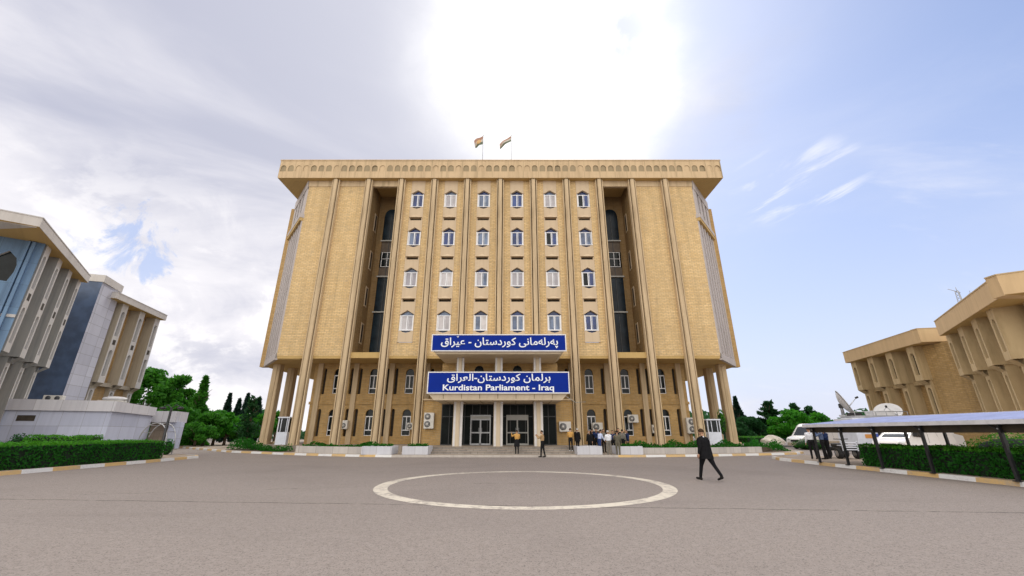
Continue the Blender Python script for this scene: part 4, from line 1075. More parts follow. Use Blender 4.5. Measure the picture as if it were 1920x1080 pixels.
tree('bushy_tree', 'bright green tree right behind the van roof', 39.2, 55, 4.0, 2.4, 'broad', 46, .16, 'lf_lime', 5000, .4, group=GR)
tree('bushy_tree', 'dark green tree between the cypress and the bright tree', 31.8, 57, 3.5, 2.4, 'broad', 47, .15, 'lf_dark', 5000, .4, group=GR)
tree('bushy_tree', 'dark green tree low beside the cypress', 29.0, 55, 2.8, 2.0, 'broad', 48, .15, 'lf_dark', 4000, .38, group=GR)
# distant wood
def wood():
    rnd = random.Random(99); g = MB(); pts = []
    for i in range(16000):
        a = rnd.uniform(R(-62), R(62)); d = rnd.uniform(105, 150); hh = 4.2+1.6*math.sin(a*19)+1.2*math.sin(a*47+1)
        pts.append(((d*math.sin(a), d*math.cos(a), hh*rnd.random()**.7), None))
    leafquads(g, pts, 1.3, 'lf_dark', rnd)
    tag(g.build('distant_wood'), 'dark line of far trees behind the buildings', 'wood', None, 'stuff')
wood()
def shrub(label, x, y, z, r, h, n, seed, leaf='lf_lime', size=.1):
    rnd = random.Random(seed); g = MB(); pts = []
    g.ellipsoid((0,0,h*.42),(r*.8,r*.8,h*.45),'hedge_core',12,8)
    for i in range(n):
        v = Vector((rnd.gauss(0,1),rnd.gauss(0,1),rnd.gauss(0,1))).normalized(); q = rnd.uniform(.85,1.05)
        pts.append(((v.x*r*q, v.y*r*q, h*.5+v.z*h*.5*q), v))
    leafquads(g, pts, size, leaf, rnd); o = g.build('shrub', None, (x,y,z)); return tag(o, label, 'shrub')
shrub('rounded light green shrub behind the carport hedge', 21.35, 18.72, .1, 1.5, 1.5, 2200, 51, 'hedge_top')
shrub('dark shrub beside the parked white van', 30.1, 44.2, .0, 1.5, 1.0, 1600, 52, 'lf_cover')
shrub('small climbing plant at the left foot of the garden arch', -26.68, 30.84, .14, .32, .95, 300, 53, 'lf_cover', .12)
shrub('small climbing plant at the right foot of the garden arch', -24.67, 31.37, .14, .38, 1.05, 350, 54, 'lf_cover', .12)
shrub('dark potted shrub at the far left, before the grey block', -32.26, 26.61, .14, .55, 1.6, 700, 55, 'lf_dark', .12)
shrub('second dark shrub at the far left, before the annex wall', -31.19, 27.55, .14, .5, 1.45, 600, 56, 'lf_dark', .12)
shrub('pale green plant hanging beside the right corner column', 19.45, 39.84, 1.5, .35, 2.2, 500, 57, 'hedge_top', .14)
def rock(label, x, y, z, r, seed):
    rnd = random.Random(seed); bm = bmesh.new(); bmesh.ops.create_icosphere(bm, subdivisions=3, radius=1)
    ph = [rnd.uniform(0,6) for _ in range(6)]
    for v in bm.verts:
        k = 1+.10*math.sin(3*v.co.x+ph[0])+.09*math.sin(4*v.co.y+ph[1])+.07*math.sin(7*v.co.z+5*v.co.x+ph[2]); v.co = Vector((v.co.x*r[0]*k, v.co.y*r[1]*k, max(-.2, v.co.z)*r[2]*k+r[2]*.15))
    me = bpy.data.meshes.new('rock'); bm.to_mesh(me); bm.free(); me.materials.append(M['rock']); o = bpy.data.objects.new('rock', me); COL.objects.link(o); o.location = (x,y,z); tag(o, label, 'rock')
rock('pale boulder on the grass beside the right hedge', 24.21, 40.73, .62, (1.15,.8,.62), 3)
rock('grey white stone mound behind the carport hedge', 22.55, 17.79, .1, (1.5,1.1,1.28), 4)

# ------------------------------------------------------------------ air conditioners
def ac(label, x, z, w_, h, fans, y=BY+YL-.2, horiz=True, side=None):
    root = empty('ac_unit', label, 'air conditioner', (x, y, z), group='outdoor air conditioner units'); g = MB()
    g.box((-w_/2,-.34,0),(w_/2,0,h),'ac_white'); g.build('casing', root, bevel=.02)
    for (fx, fz, fr) in fans:
        g = MB(); g.tube([(fx,-.342,fz),(fx,-.365,fz)], [fr,fr*.97], 'grate', 20); g.tube([(fx,-.366,fz),(fx,-.385,fz)], [fr*.3,fr*.25], 'ac_white', 12)
        for i in range(8):
            a = i*math.pi/8; g.box((-fr*.95,-.372,-.006),(fr*.95,-.366,.006),'ac_white', T(fx,0,fz,0,a))
        g.build('fan', root)
    g = MB(); 
    for s in sgn: g.box((s*w_*.35-.02,-.36,-.05),(s*w_*.35+.02,0.2,-.002),'steel')
    g.build('bracket', root)
one = lambda w_, h: [(-w_*.14, h*.5, h*.38)]
ac('tall two fan air conditioner on the wall left of the porch', -7.15, 1.95, .85, 1.3, [(-.12,.98,.26),(-.12,.36,.26)], BY-.18)
ac('small round fan unit against the window left of the porch', -9.35, 1.9, .7, .58, one(.7,.58))
ac('small pale unit between pilasters at the far left', -15.5, 1.95, .55, .75, one(.55,.6))
ac('single fan air conditioner on the wall right of the porch', 4.55, 1.7, 1.0, .82, [(-.18,.41,.30)], BY-.18)
ac('single fan air conditioner behind the crowd of people', 7.9, 1.75, .95, .75, one(.95,.75))
ac('single fan air conditioner mounted highest, above the ground cover', 11.25, 2.5, .95, .7, one(.95,.7))
ac('air conditioner half hidden behind a right hand pilaster', 13.35, 1.6, .8, .7, one(.8,.7))
ac('tall two fan air conditioner at the right end of the facade', 16.6, 1.55, .85, 1.38, [(0,1.02,.27),(0,.37,.27)])

# guard booths
def booth(label, x, y, rz, w_=1.5, d=1.4, h=2.15):
    root = empty('guard_booth', label, 'booth', (x,y,TZ), rz, 'white guard booths'); g = MB()
    g.box((-w_/2,0,0),(w_/2,d,1.05),'booth'); 
    for sx in sgn:
        for yy in (0,d-.08): a, b = sorted((sx*w_/2, sx*(w_/2-.08))); g.box((a,yy,1.05),(b,yy+.08,h-.12),'booth')
    for yy in (0,d-.06): g.box((-.2-.03,yy,1.05),(-.2+.03,yy+.06,h-.12),'booth'); g.box((.3-.03,yy,1.05),(.3+.03,yy+.06,h-.12),'booth')
    g.build('body', root)
    g = MB(); g.box((-w_/2-.08,-.08,h-.12),(w_/2+.08,d+.08,h),'booth'); g.build('roof', root, bevel=.03)
    for yy in (.03, d-.04):
        g = MB(); g.box((-w_/2+.08,yy,1.06),(w_/2-.08,yy+.01,h-.13),'glass_dark'); g.build('window', root)
    for sx in sgn:
        g = MB(); a, b = sorted((sx*(w_/2-.03), sx*(w_/2-.04))); g.box((a,.08,1.06),(b,d-.08,h-.13),'glass_dark'); g.build('window', root)
booth('white guard booth under the right corner columns', 17.98, 38.4, 0, 1.15, 1.1, 2.15)
booth('narrow white guard booth under the left corner columns', -20.5, BY+1.2, 0, .95, 1.2, 2.35)

# lamp post, garden arch
lp_ = empty('lamp_post', 'thin black lamp post rising behind the end of the left hedge', 'lamp post', (-23.79, 29.72, .14))
g = MB(); g.tube([(0,0,0),(0,0,.3),(0,0,3.1)], [.11,.085,.07], 'post', 8); g.build('pole', lp_)
g = MB(); g.tube([(-.62,0,3.18),(-.3,0,3.32),(0,0,3.1),(.3,0,3.32),(.62,0,3.18)], .03, 'post', 6); g.ellipsoid((-.62,0,3.1),(.2,.2,.1),'post',10,6); g.ellipsoid((.62,0,3.1),(.2,.2,.1),'post',10,6); g.build('lamp_head', lp_)
ga = empty('garden_arch', 'thin metal garden arch of two hoops before the annex', 'garden arch', (-25.67, 31.11, .14)); 
for dy in (0, .8):
    g = MB(); g.tube([(-1.0,dy,0),(-1.0,dy,.9)]+[(-1.0*math.cos(a),dy,.9+1.25*math.sin(a)) for a in [i*math.pi/12 for i in range(1,12)]]+[(1.0,dy,.9),(1.0,dy,0)], .035, 'steel', 6); g.build('hoop', ga)
for a in (.5,1.05,1.57,2.1,2.6):
    g = MB(); g.tube([(-math.cos(a),0,.9+1.25*math.sin(a)),(-math.cos(a),.8,.9+1.25*math.sin(a))], .02, 'steel', 5); g.build('crossbar', ga)

# ------------------------------------------------------------------ carport
cp = empty('carport', 'long low carport with blue grey sheet roof on slim black posts', 'carport', (16.65, 15, .14))
Y0, Y1 = -4.0, 8.9        # local y extent
g = MB(); xe, xb = -.55, 3.6; ze, zb = 1.85, 2.24
n = 46
for i in range(n):      # ribbed sheet
    ya = Y0+(Y1-Y0)*i/n; yb = Y0+(Y1-Y0)*(i+.8)/n; yc = Y0+(Y1-Y0)*(i+1)/n; e = .018
    g.add([(xe,ya,ze+.05),(xe,yb,ze+.05),(xb,yb,zb+.05),(xb,ya,zb+.05)], [(0,1,2,3)], 'roof_metal')
    g.add([(xe,yb,ze+.05),(xe,(yb+yc)/2,ze+.05+e),(xe,yc,ze+.05),(xb,yc,zb+.05),(xb,(yb+yc)/2,zb+.05+e),(xb,yb,zb+.05)], [(0,1,4,5),(1,2,3,4)], 'roof_metal')
g.add([(xe,Y0,ze),(xb,Y0,zb),(xb,Y1,zb),(xe,Y1,ze)], [(0,1,2,3)], 'under')
for s_, ye in ((-1,Y0),(1,Y1)): g.add([(xe,ye,ze),(xb,ye,zb),(xb,ye,zb+.05),(xe,ye,ze+.05)], [(0,1,2,3)], 'roof_edge')
g.box((xb-.02,Y0,zb-.04),(xb+.03,Y1,zb+.075),'roof_edge'); g.build('roof_sheet', cp)
g = MB(); g.box((xe-.03,Y0,ze-.09),(xe+.02,Y1,ze+.055),'roof_edge'); g.build('gutter', cp)
g = MB(); g.box((-.2,Y0,1.49),(-.14,Y1,ze-.0),'under'); g.box((xe+.5,Y0,1.84),(xe+.6,Y1,ze+.02),'under'); g.build('valance', cp)
for yy in (Y0+.2, -.5, 2.3, 4.6, 6.55, 8.5):
    for xx, top in ((-.3,1.85),(2.9,2.14)):
        g = MB(); g.box((xx-.045,yy-.045,0),(xx+.045,yy+.045,top),'post'); g.box((xx-.1,yy-.1,0),(xx+.1,yy+.1,.03),'post'); g.build('post', cp)
    g = MB(); g.box((-.3,yy-.04,1.72),(3.0,yy+.04,1.80),'post'); g.tube([(-.3,yy,1.5),(.25,yy,1.76)], .03, 'post', 6); g.tube([(-.3,yy-.0,1.55),(-.3,yy+.5,1.9)], .025, 'post', 6)
    for zz in (1.62, 1.78): g.ellipsoid((-.36,yy,zz),(.03,.03,.03),'steel',6,4)
    g.build('rafter', cp)

# ------------------------------------------------------------------ vehicles
def wheel(root, x, y, r, wd=.22):
    g = MB(); g.tube([(x,y-wd/2,r),(x,y-wd/2+.03,r),(x,y+wd/2-.03,r),(x,y+wd/2,r)], [r*.92,r,r,r*.92], 'tyre', 20); o = g.build('wheel', root)
    for s in sgn:
        g = MB(); g.tube([(x,y+s*wd/2,r),(x,y+s*(wd/2+.015),r)], [r*.6,r*.55], 'rim', 16); g.build('rim', o)
def profile_body(prof, W, m, inset, zi):
    """side silhouette (x,z) extruded over the width; points above zi lean in by inset"""
    g = MB(); n = len(prof)
    vs = []
    for s in sgn:
        for (x, z) in prof: vs.append((x, s*(W/2-(inset*max(0,(z-zi))/(max(p[1] for p in prof)-zi) if z > zi else 0)), z))
    fs = [tuple(range(n)), tuple(range(2*n-1, n-1, -1))]+[(i, (i+1)%n, n+(i+1)%n, n+i) for i in range(n)]
    g.add(vs, fs, m); return g
def van(label, x, y, rz, cat='van', high=2.5):
    root = empty('van', label, cat, (x,y,.0), rz); W = 1.95; H = high
    prof = [(-2.85,.45),(-2.9,.7),(-2.88,.95),(-2.75,1.08),(-2.15,1.28),(-1.35,H-.22),(-1.05,H-.04),(-.6,H),(2.6,H),(2.85,H-.15),(2.9,.9),(2.88,.42)]
    profile_body(prof, W, 'van', .18, 1.15).build('body', root, bevel=.05)
    wl = lambda px, pz: W/2-(.18*(pz-1.15)/(H-1.15) if pz > 1.15 else 0)
    def facing(name, pts, m, off=.012):       # pts on windscreen plane etc.
        g = MB(); g.add(pts, [tuple(range(len(pts)))], m); return g.build(name, root)
    # windscreen slightly proud of the sloping front
    a = Vector((-2.08,0,1.34)); b = Vector((-1.42,0,H-.32)); nrm = Vector((-(b.z-a.z),0,(b.x-a.x))).normalized()*.02
    facing('windscreen', [tuple(a+nrm+Vector((0,-.80,0))),tuple(a+nrm+Vector((0,.80,0))),tuple(b+nrm+Vector((0,.70,0))),tuple(b+nrm+Vector((0,-.70,0)))], 'car_glass')
    for s in sgn:
        facing('side_window', [(q[0], s*(wl(*q)+.012), q[1]) for q in [(-1.72,1.38),(-.75,1.32),(-.75,1.98),(-1.28,1.98)]], 'car_glass')
        for x0 in (.35, ):
            pass
        g = MB(); a_, b_ = sorted((s*(W/2+.004), s*(W/2+.03))); g.box((-1.65,a_,.5),(2.7,b_,.78),'van_low'); g.build('side_trim', root)
        g = MB(); a_, b_ = sorted((s*(W/2-.02), s*(W/2+.18))); g.box((-1.72,a_,1.42),(-1.58,b_,1.72),'black'); g.build('mirror', root)
        g = MB(); g.ellipsoid((-2.80,s*.74,.98),(.14,.17,.12),'lamp',10,8); g.build('headlight', root)
        g = MB(); g.tube([(-.2,s*(W/2+.006),.95),(-.2,s*(W/2+.006),2.3)], .008, 'black', 4); g.tube([(1.1,s*(wl(0,1.2)+.004),.95),(1.1,s*(wl(0,2.3)+.004),2.3)], .008, 'black', 4); g.build('door_seam', root)
    g = MB(); g.box((-2.98,-.88,.32),(-2.80,.88,.62),'van_low'); g.box((-2.925,-.45,.72),(-2.86,.45,.92),'black'); g.build('bumper', root)
    for xx in (-1.95, 1.75):
        for s in sgn: wheel(root, xx, s*.86, .36)
    return root
van('white high roofed van parked beside the right hedge, facing left', 32.46, 46.32, R(12))
van('white van behind the carport hedge, windscreen seen between the posts', 28.72, 31.17, R(20), high=2.0)
# broadcast truck
bt = empty('broadcast_truck', 'white broadcast truck with folded satellite gear on its roof behind the carport', 'truck', (31.4, 35.7, 0), R(-6))
g = MB(); g.box((-3.6,-1.2,.75),(2.2,1.2,2.75),'booth'); g.build('cargo_box', bt, bevel=.04)
profile_body([(2.25,.6),(2.25,2.3),(3.2,2.25),(3.7,1.5),(4.2,1.35),(4.25,.6)], 2.1, 'van', .2, 1.3).build('cab', bt, bevel=.05)
g = MB(); g.add([(3.27,-.75,2.16),(3.27,.75,2.16),(3.72,.85,1.52),(3.72,-.85,1.52)], [(0,1,2,3)], 'car_glass'); g.build('windscreen', bt)
for xx in (-2.3, 3.2):
    for s in sgn: wheel(bt, xx, s*1.0, .42)
g = MB(); g.box((-3.0,-1.215,1.2),(-2.5,-1.203,1.5),'logo_orange'); g.box((-1.2,-1.215,1.05),(-.5,-1.203,1.3),'logo_orange'); g.box((-2.2,-1.215,1.3),(-1.5,-1.203,1.55),'logo_blue'); g.build('marking', bt)
g = MB(); g.box((-3.2,-.9,2.76),(1.4,.9,2.95),'steel'); g.box((-1.4,-.5,2.95),(.2,.5,3.35),'dish'); g.box((-3.0,-.3,2.95),(-2.2,.3,3.2),'black')
for i in range(6): g.tube([(-3.1+i*.8,-.85,2.95),(-3.1+i*.8,-.85,3.25)], .03, 'steel', 5)
g.tube([(-3.1,-.85,3.25),(.9,-.85,3.25)], .03, 'steel', 5); g.build('roof_rack', bt)
def dish(label, x, y, z, R_, tilt, rz, mast):
    root = empty('satellite_dish', label, 'satellite dish', (x,y,z), rz); g = MB(); seg, rg = 24, 7; vs = []; fs = []
    X = Matrix.Translation((0,0,mast)) @ Matrix.Rotation(tilt,4,'Y')
    for off in (0, .03):
        for i in range(rg+1):
            r = R_*i/rg
            for k in range(seg): q = 2*math.pi*k/seg; vs.append((r*math.cos(q)*.85, r*math.sin(q), .28*R_*(i/rg)**2-off))
    n0 = (rg+1)*seg
    for o_ in (0, n0):
        for i in range(rg):
            for k in range(seg): fs.append((o_+i*seg+k, o_+i*seg+(k+1)%seg, o_+(i+1)*seg+(k+1)%seg, o_+(i+1)*seg+k))
    for k in range(seg): fs.append((rg*seg+k, rg*seg+(k+1)%seg, n0+rg*seg+(k+1)%seg, n0+rg*seg+k))
    g.add(vs, fs, 'dish', X, True); g.build('reflector', root)
    g = MB(); 
    for a in (-.9, .9): g.tube([(R_*.7*math.cos(a)*.85,R_*.7*math.sin(a),.14*R_),(0,0,R_*.95)], .03, 'steel', 5, X)
    g.tube([(0,0,R_*.9),(0,0,R_*1.08)], .08, 'black', 8, X); g.build('feed_arm', root)
    g = MB(); g.tube([(0,0,0),(0,0,mast)], [.14,.1], 'steel', 8); g.box((-.3,-.3,0),(.3,.3,.12),'steel'); g.box((-.18,-.2,mast-.3),(.18,.2,mast+.05),'black'); g.build('mount', root)
dish('tall white satellite dish seen edge on, tilted up on the truck roof', 28.93, 37.32, 2.96, 1.35, R(66), R(-34), 1.0)
dish('lower white satellite dish facing the yard behind the carport', 32.3, 36.6, 2.76, .95, R(58), R(225), .45)
# quad bike / utility buggy
bg_ = empty('utility_buggy', 'small dark four wheeled buggy with pale front rack parked by the carport end', 'buggy', (20.44, 27.25, .14), R(-100))
g = MB(); g.box((-.9,-.32,.42),(.8,.32,.66),'black'); g.box((-.55,-.3,.66),(.3,.3,.86),'black'); g.build('body', bg_, bevel=.06)
g = MB(); g.box((.45,-.42,.72),(.95,.42,.78),'booth')
for i in range(4): g.box((.96,-.42,.50+i*.13),(1.0,.42,.56+i*.13),'booth')
for s in sgn: g.box((.96,s*.40-.03,.45),(1.0,s*.40+.03,1.0),'booth')
g.build('front_rack', bg_)
g = MB(); g.tube([(.35,0,.8),(.25,0,1.1)], .03, 'black', 6); g.tube([(.2,-.4,1.12),(.25,0,1.1),(.2,.4,1.12)], .025, 'black', 6); g.build('handlebar', bg_)
for xx in (-.65,.62):
    for s in sgn: wheel(bg_, xx, s*.48, .29, .24)

# ------------------------------------------------------------------ people
def person(label, x, y, z, yaw, H=1.75, top='suit', legs='black_cloth', shoe='shoe', hair='hair', skin='skin', pose=None, jacket=False, skirt=False, vox=.016, bulk=1.0, group='people in the yard'):
    """body grown from tapered capsules fused into one surface; faces +Y before the yaw turn"""
    P = dict(turn=0, lean=0, hipL=4, hipR=-4, kneeL=4, kneeR=4, shL=4, shR=4, abL=8, abR=8, elL=12, elR=12, inL=0, inR=0, tilt=6)
    P.update(pose or {})
    s = H/1.75; caps = []
    V = lambda *a: Vector(a)
    rx = lambda v, deg: Vector((v.x, v.y*math.cos(R(deg))-v.z*math.sin(R(deg)), v.y*math.sin(R(deg))+v.z*math.cos(R(deg))))
    def cap(a, b, ra, rb, tg): caps.append((a, b, ra, rb, tg))
    feet = []
    pel = V(0,0,.93)
    J = {}
    for sd_, nm in ((-1,'L'),(1,'R')):      # L is -x
        hip = pel+V(sd_*.095,0,-.02); kd = rx(V(0,0,-.44), P['hip'+nm]); knee = hip+kd; ak = knee+rx(V(0,0,-.42), P['hip'+nm]-P['knee'+nm])
        fd = P['hip'+nm]-P['knee'+nm]; ft = rx(V(0,.17,-.05), max(-35, min(20, fd*.6))); J[nm] = (hip,knee,ak,ak+ft)
    low = min(min(J[q][2].z-.075, J[q][3].z-.035) for q in 'LR')
    up_ = V(0,0,-low); pel = pel+up_
    for nm in 'LR':
        hip,knee,ak,toe = [q+up_ for q in J[nm]]
        cap(hip,knee,.098*bulk,.066,'legs'); cap(knee,ak+V(0,0,.03),.066,.052,'legs'); cap(ak,ak+V(0,0,-.03),.05,.045,'shoe'); cap(ak+V(0,-.03,-.035),toe,.045,.036,'shoe')
    L_ = P['lean']; at = lambda v: pel+rx(v, -L_)
    waist = at(V(0,0,.14)); chest = at(V(0,.0,.36)); neck = at(V(0,-.01,.53)); 
    for dx in (-.055, .055):
        cap(pel+V(dx,0,.0), waist+V(dx,0,0), .115*bulk, .108*bulk, 'top' if jacket else 'legs'); cap(waist+V(dx,0,0), chest+V(dx*1.5,0,0), .11*bulk, .122*bulk, 'top')
    shl = {}
    for sd_, nm in ((-1,'L'),(1,'R')):
        sh = at(V(sd_*.185,-.005,.455)); shl[nm] = sh
        cap(chest+V(sd_*.07,0,.02), sh, .12*bulk, .072, 'top'); cap(sh, neck+V(sd_*.02,0,-.015), .066, .055, 'top')
        ab = R(P['ab'+nm])*sd_; d = Vector((math.sin(ab),0,-math.cos(ab))); d = rx(d, P['sh'+nm]-L_); el = sh+d*.29
        d2 = rx(Vector((math.sin(ab)-sd_*math.sin(R(P['in'+nm])),0,-math.cos(ab))).normalized(), P['sh'+nm]-L_+P['el'+nm]); wr = el+d2*.25
        cap(sh,el,.066,.052,'top'); cap(el,wr-d2*.03,.052,.038,'top'); cap(wr-d2*.03,wr+d2*.02,.028,.028,'skin')
        side = d2.cross(V(0,1,0)); side = side.normalized() if side.length > .1 else V(1,0,0)
        cross = d2.cross(side).normalized()
        pc = wr+d2*.065; cap(wr+d2*.025-cross*.018,pc-cross*.025,.022,.022,'skin'); cap(wr+d2*.025+cross*.018,pc+cross*.025,.022,.022,'skin')
        shl[nm+'h'] = (pc, d2, cross, side, sd_)
    Q = Matrix.Rotation(R(P['turn']),3,'Z'); V0 = V; n_caps = len(caps)
    hb = neck+V(0,.015,.06); cap(neck+V(0,0,-.04),hb,.058,.052,'skin')
    hc = neck+rx(V(0,.035,.17), -P['tilt'])
    cap(hb+V(0,.045,.035),hc+V(0,.045,-.05),.05,.062,'skin'); cap(hc+V(0,-.01,.0),hc+V(0,.012,.035),.09,.084,'skin'); cap(hc+V(0,.02,-.03),hc+V(0,-.02,.03),.078,.086,'skin')
    cap(hc+V(0,.098,-.005),hc+V(0,.112,-.03),.010,.015,'skin')
    for sd_ in sgn: cap(hc+V(sd_*.088,-.005,.01),hc+V(sd_*.086,0,-.03),.016,.012,'skin')
    caps[n_caps:] = [(neck+Q@(a-neck), neck+Q@(b-neck), ra, rb, tg) for a,b,ra,rb,tg in caps[n_caps:]]
    hc = neck+Q@(hc-neck)
    bm = bmesh.new()
    for a, b, ra, rb, tg in caps:
        d = b-a; L = max(d.length, 1e-4); d = d/L; o = d.orthogonal().normalized(); c = d.cross(o); seg = 12; rings = []
        for k in range(4): q = -math.pi/2+math.pi/2*k/4; rings.append((a+d*ra*math.sin(q), ra*math.cos(q)))
        rings.append((a,ra)); rings.append((b,rb))
        for k in range(1,5): q = math.pi/2*k/4; rings.append((b+d*rb*math.sin(q), rb*math.cos(q)))
        rv = []
        for p, r in rings: rv.append([bm.verts.new((p+(o*math.cos(2*math.pi*k/seg)+c*math.sin(2*math.pi*k/seg))*max(r,1e-4))*s) for k in range(seg)])
        for i in range(len(rv)-1):
            for k in range(seg): bm.faces.new((rv[i][k], rv[i][(k+1)%seg], rv[i+1][(k+1)%seg], rv[i+1][k]))
        bm.faces.new(rv[0][::-1]); bm.faces.new(rv[-1])
    me = bpy.data.meshes.new('person'); bm.to_mesh(me); bm.free()
    tmp = bpy.data.objects.new('person_source', me); COL.objects.link(tmp); md = tmp.modifiers.new('fuse','REMESH'); md.mode = 'VOXEL'; md.voxel_size = vox*s; md.use_smooth_shade = True
    sm = tmp.modifiers.new('smooth','SMOOTH'); sm.factor = .5; sm.iterations = 3
    dg = bpy.context.evaluated_depsgraph_get(); dg.update(); me2 = bpy.data.meshes.new_from_object(tmp.evaluated_get(dg)); bpy.data.objects.remove(tmp); bpy.data.meshes.remove(me)
    names = ['skin','top','legs','shoe']; me2.materials.clear()
    for m_ in (skin, top, legs, shoe): me2.materials.append(M[m_])
    segs = [(a*s, b*s, ra*s, rb*s, names.index(tg)) for a,b,ra,rb,tg in caps]
    mi = []
    for pl in me2.polygons:
        c = pl.center; best = 9; bi = 0
        for a,b,ra,rb,k in segs:
            d = b-a; t = max(0, min(1, (c-a).dot(d)/max(d.length_squared,1e-8))); e = (c-a-d*t).length-(ra+(rb-ra)*t)
            if e < best: best = e; bi = k
        mi.append(bi)
    # fingers are appended to the same mesh
    bm = bmesh.new(); bm.from_mesh(me2)
    lay = mi
    me2.polygons.foreach_set('material_index', mi); bm.free(); bm = bmesh.new(); bm.from_mesh(me2)
    def fing(p0, d0, d1, L1, r):
        pts = [p0, p0+d0*L1*.5, p0+(d0*.8+d1*.5).normalized()*L1*.8+d1*.004, p0+d0*L1*.72+d1*L1*.38]
        prev = None
        for i, p in enumerate(pts):
            o = d0.orthogonal().normalized(); c = d0.cross(o); rr = r*(1-.12*i)
            ring = [bm.verts.new((p+(o*math.cos(k*1.2566)+c*math.sin(k*1.2566))*rr)*s) for k in range(5)]
            if prev:
                for k in range(5): f = bm.faces.new((prev[k],prev[(k+1)%5],ring[(k+1)%5],ring[k])); f.smooth = True; f.material_index = 0
            prev = ring
        f = bm.faces.new(prev); f.material_index = 0
    for nm in 'LR':
        pc, d2, cr, sd2, sg = shl[nm+'h']; palm = -sd2*sg
        if palm.dot(V(-sg,0,0)) < 0: palm = -palm
        for i, ln in enumerate((.072,.082,.076,.060)): fing(pc+cr*(-.033+.022*i)+d2*.008, d2, palm, ln, .0095)
        fing(wr*0+pc-d2*.03+cr*-.04*(1 if cr.y < 0 else -1), (d2*.75-cr*.65*(1 if cr.y < 0 else -1)).normalized(), palm, .062, .0105)
    bm.to_mesh(me2); bm.free()
    body = bpy.data.objects.new('person', me2); COL.objects.link(body); body.location = (x,y,z); body.rotation_euler = (0,0,yaw)
    tag(body, label, 'person', group)
    # hair
    g = MB(); seg, rg = 14, 8; vs = []; fs = []
    for i in range(rg+1):
        ph = math.pi/2-1.85*i/rg
        for k in range(seg):
            q = 2*math.pi*k/seg; fy = math.sin(q); cut = 0
            p2 = ph if fy < .2 else max(ph, .42-.1*(1-fy))
            vs.append(tuple((hc+Q@V(.097*math.cos(p2)*math.cos(q), -.008+.106*math.cos(p2)*fy, .03+.100*math.sin(p2)))*s))
    for i in range(rg):
        for k in range(seg): fs.append((i*seg+k, i*seg+(k+1)%seg, (i+1)*seg+(k+1)%seg, (i+1)*seg+k))
    g.add(vs, fs, hair, None, True); g.build('hair', body)
    g = MB()
    for sd_ in sgn: g.ellipsoid(tuple((hc+Q@V(sd_*.033,.088,.008))*s), (.011*s,.008*s,.008*s), 'hair', 6, 4)
    g.build('eyes', body)
    if jacket or skirt:
        g = MB(); seg = 20; vs = []; fs = []
        if jacket: rings = [(waist+V(0,0,.06),.178,.128),(waist,.182,.132),(pel+V(0,0,.02),.196,.142),(pel+V(0,-.005,-.12),.205,.150),(pel+V(0,-.01,-.2),.208,.155)]; mm = top
        else: rings = [(waist,.165,.12),(pel,.19,.14),(pel+V(0,0,-.25),.22,.17),(pel+V(0,0,-.42),.23,.18)]; mm = legs
        for c, a, b in rings:
            for k in range(seg): q = 2*math.pi*k/seg; wv = 1+.03*math.sin(5*q+c.z*9); vs.append(tuple((c+V(a*bulk*wv*math.cos(q), b*bulk*wv*math.sin(q), 0))*s))
        for i in range(len(rings)-1):
            for k in range(seg): fs.append((i*seg+k, i*seg+(k+1)%seg, (i+1)*seg+(k+1)%seg, (i+1)*seg+k))
        g.add(vs, fs, mm, None, True); g.build('jacket' if jacket else 'skirt', body)
        if jacket:
            g = MB(); vs = []; fs = []
            for c, a in ((neck+V(0,.008,-.012),.068),(neck+V(0,.01,.022),.064)):
                for k in range(seg): q = 2*math.pi*k/seg; vs.append(tuple((c+V(a*math.cos(q), a*math.sin(q), 0))*s))
            for k in range(seg): fs.append((k,(k+1)%seg,seg+(k+1)%seg,seg+k))
            g.add(vs, fs, 'white_cloth', None, True); g.build('collar', body)
    return body
# walking man: strides away to the left, seen from behind
person('man in a black suit striding across the asphalt beyond the painted ring, seen from behind', 7.14, 16.27, 0, R(24), 1.80, 'suit', 'suit', hair='hair_brown', jacket=True, vox=.011, bulk=1.42,
       pose=dict(turn=-20, lean=3, hipL=22, hipR=-30, kneeL=8, kneeR=5, shL=-12, shR=10, elL=24, elR=20, abL=17, abR=17, tilt=10))
# steps and planters
person('person in an ochre top and black skirt with one arm raised, before the steps', .36, 32.2, .145, R(6), 1.62, 'ochre', 'black_cloth', skirt=True, pose=dict(shL=60, abL=38, elL=110, inL=30, shR=30, elR=70))
person('person in a tan vest and black trousers standing before the steps, holding a camera', 2.13, 30.65, .0, R(70), 1.74, 'tan', 'black_cloth', pose=dict(shL=55, shR=55, elL=80, elR=80, inL=30, inR=20, hipL=8, hipR=-8))
person('person in an ochre shirt and white shoes standing with their back to the yard', 4.4, 32.75, 0.3, R(0), 1.6, 'ochre', 'black_cloth', 'shoe_white', pose=dict(shL=25, shR=25, elL=95, elR=95, inL=40, inR=40))
person('grey haired man in a black suit beside the pilaster', 4.93, 32.8, 0.3, R(-30), 1.6, 'suit', 'suit', hair='hair_grey', jacket=True, bulk=1.1)
CG = 'crowd by the planter boxes'
person('man in a dark jacket at the left edge of the crowd', 5.97, 33.5, 0.14, R(150), 1.62, 'black_cloth', 'black_cloth', group=CG, bulk=1.1)
person('man in a pale blue shirt and jeans bending forward in the crowd', 6.69, 33.4, 0.14, R(-60), 1.66, 'bluewhite', 'denim', group=CG, pose=dict(lean=14, shL=30, shR=35))
person('cameraman in dark clothes holding a camera up behind the pale blue shirt', 6.64, 34.2, 0.14, R(170), 1.74, 'navy', 'black_cloth', group=CG, pose=dict(shL=70, shR=75, elL=90, elR=85))
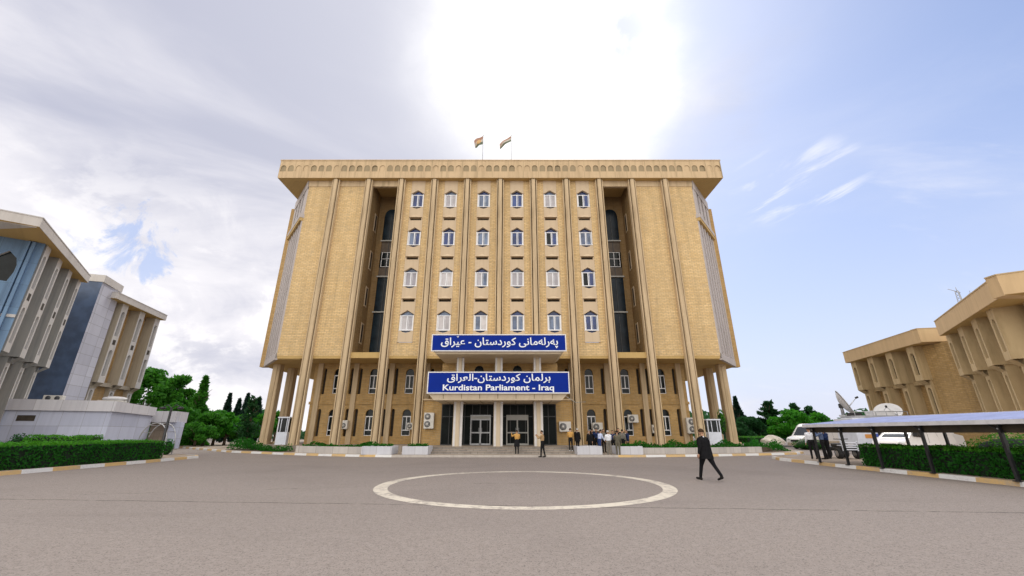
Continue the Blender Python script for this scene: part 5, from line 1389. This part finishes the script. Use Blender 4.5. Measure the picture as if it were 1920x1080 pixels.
person('man in a white shirt and grey trousers standing between the planter boxes', 6.91, 31.25, 0.0, R(10), 1.74, 'white_cloth', 'grey_cloth', hair='hair_grey', group=CG, pose=dict(shL=20, shR=20, elL=80, elR=80, inL=30, inR=30))
person('man in grey brown camouflage standing beside the farther planter box', 7.58, 31.35, 0.0, R(-12), 1.72, 'camo', 'camo', group=CG, pose=dict(shL=30, elL=90, shR=15))
person('dark dressed man between the white shirt and the camouflage', 7.84, 33.8, 0.14, R(160), 1.62, 'navy', 'black_cloth', group=CG)
person('dark haired man raising both arms at the back of the crowd', 8.44, 34.4, 0.14, R(185), 1.78, 'black_cloth', 'black_cloth', group=CG, pose=dict(shL=70, shR=70, abL=28, abR=28, elL=85, elR=85, inL=20, inR=20))
person('man in a navy jacket at the right edge of the crowd', 8.9, 33.6, 0.14, R(100), 1.66, 'navy', 'black_cloth', group=CG, bulk=1.08)
person('man in a grey jacket half hidden in the middle of the crowd', 7.27, 34.6, 0.14, R(200), 1.72, 'grey_cloth', 'black_cloth', group=CG)
person('man in a black coat at the very back of the crowd, below the air conditioner', 7.18, 35.0, .14, R(160), 1.68, 'black_cloth', 'black_cloth', group=CG, pose=dict(shL=25, elL=70))
person('man in a dark grey coat leaning out beside the camouflage', 8.48, 33.4, .14, R(-30), 1.68, 'grey_cloth', 'black_cloth', group=CG, pose=dict(shL=25, elL=70))
person('man in a black jacket behind the dark jacket at the crowd edge', 6.38, 34.6, .14, R(200), 1.68, 'suit', 'black_cloth', group=CG, pose=dict(shL=25, elL=70))
# right hand pair by the carport
person('man in a white shirt and black trousers at the end of the carport', 18, 26.28, .14, R(-20), 1.74, 'white_cloth', 'black_cloth', pose=dict(hipL=6, hipR=-8))
person('man in a blue shirt lifting his hands to his face beside the carport post', 18.4, 25.91, .14, R(60), 1.76, 'bluegrey', 'black_cloth', pose=dict(shL=60, shR=60, elL=125, elR=125, inL=15, inR=15))
person('person in dark blue half hidden behind the first carport post', 19.16, 26.61, .14, R(90), 1.7, 'navy', 'black_cloth', pose=dict(shL=40, elL=80))
person('person in dark clothes behind the outer left corner column', -22.38, 42.65, TZ, R(190), 1.68, 'black_cloth', 'black_cloth', group='people in the yard')
# a loose cable from the lower canopy to the pilaster
g = MB(); g.tube([(4.1,BY-4.6,4.35),(5.2,BY-2.8,3.95),(6.4,BY-.6,4.15)], .025, 'grey_frame', 6); tag(g.build('cable'), 'slack pale cable from the lower canopy to the pilaster', 'cable')
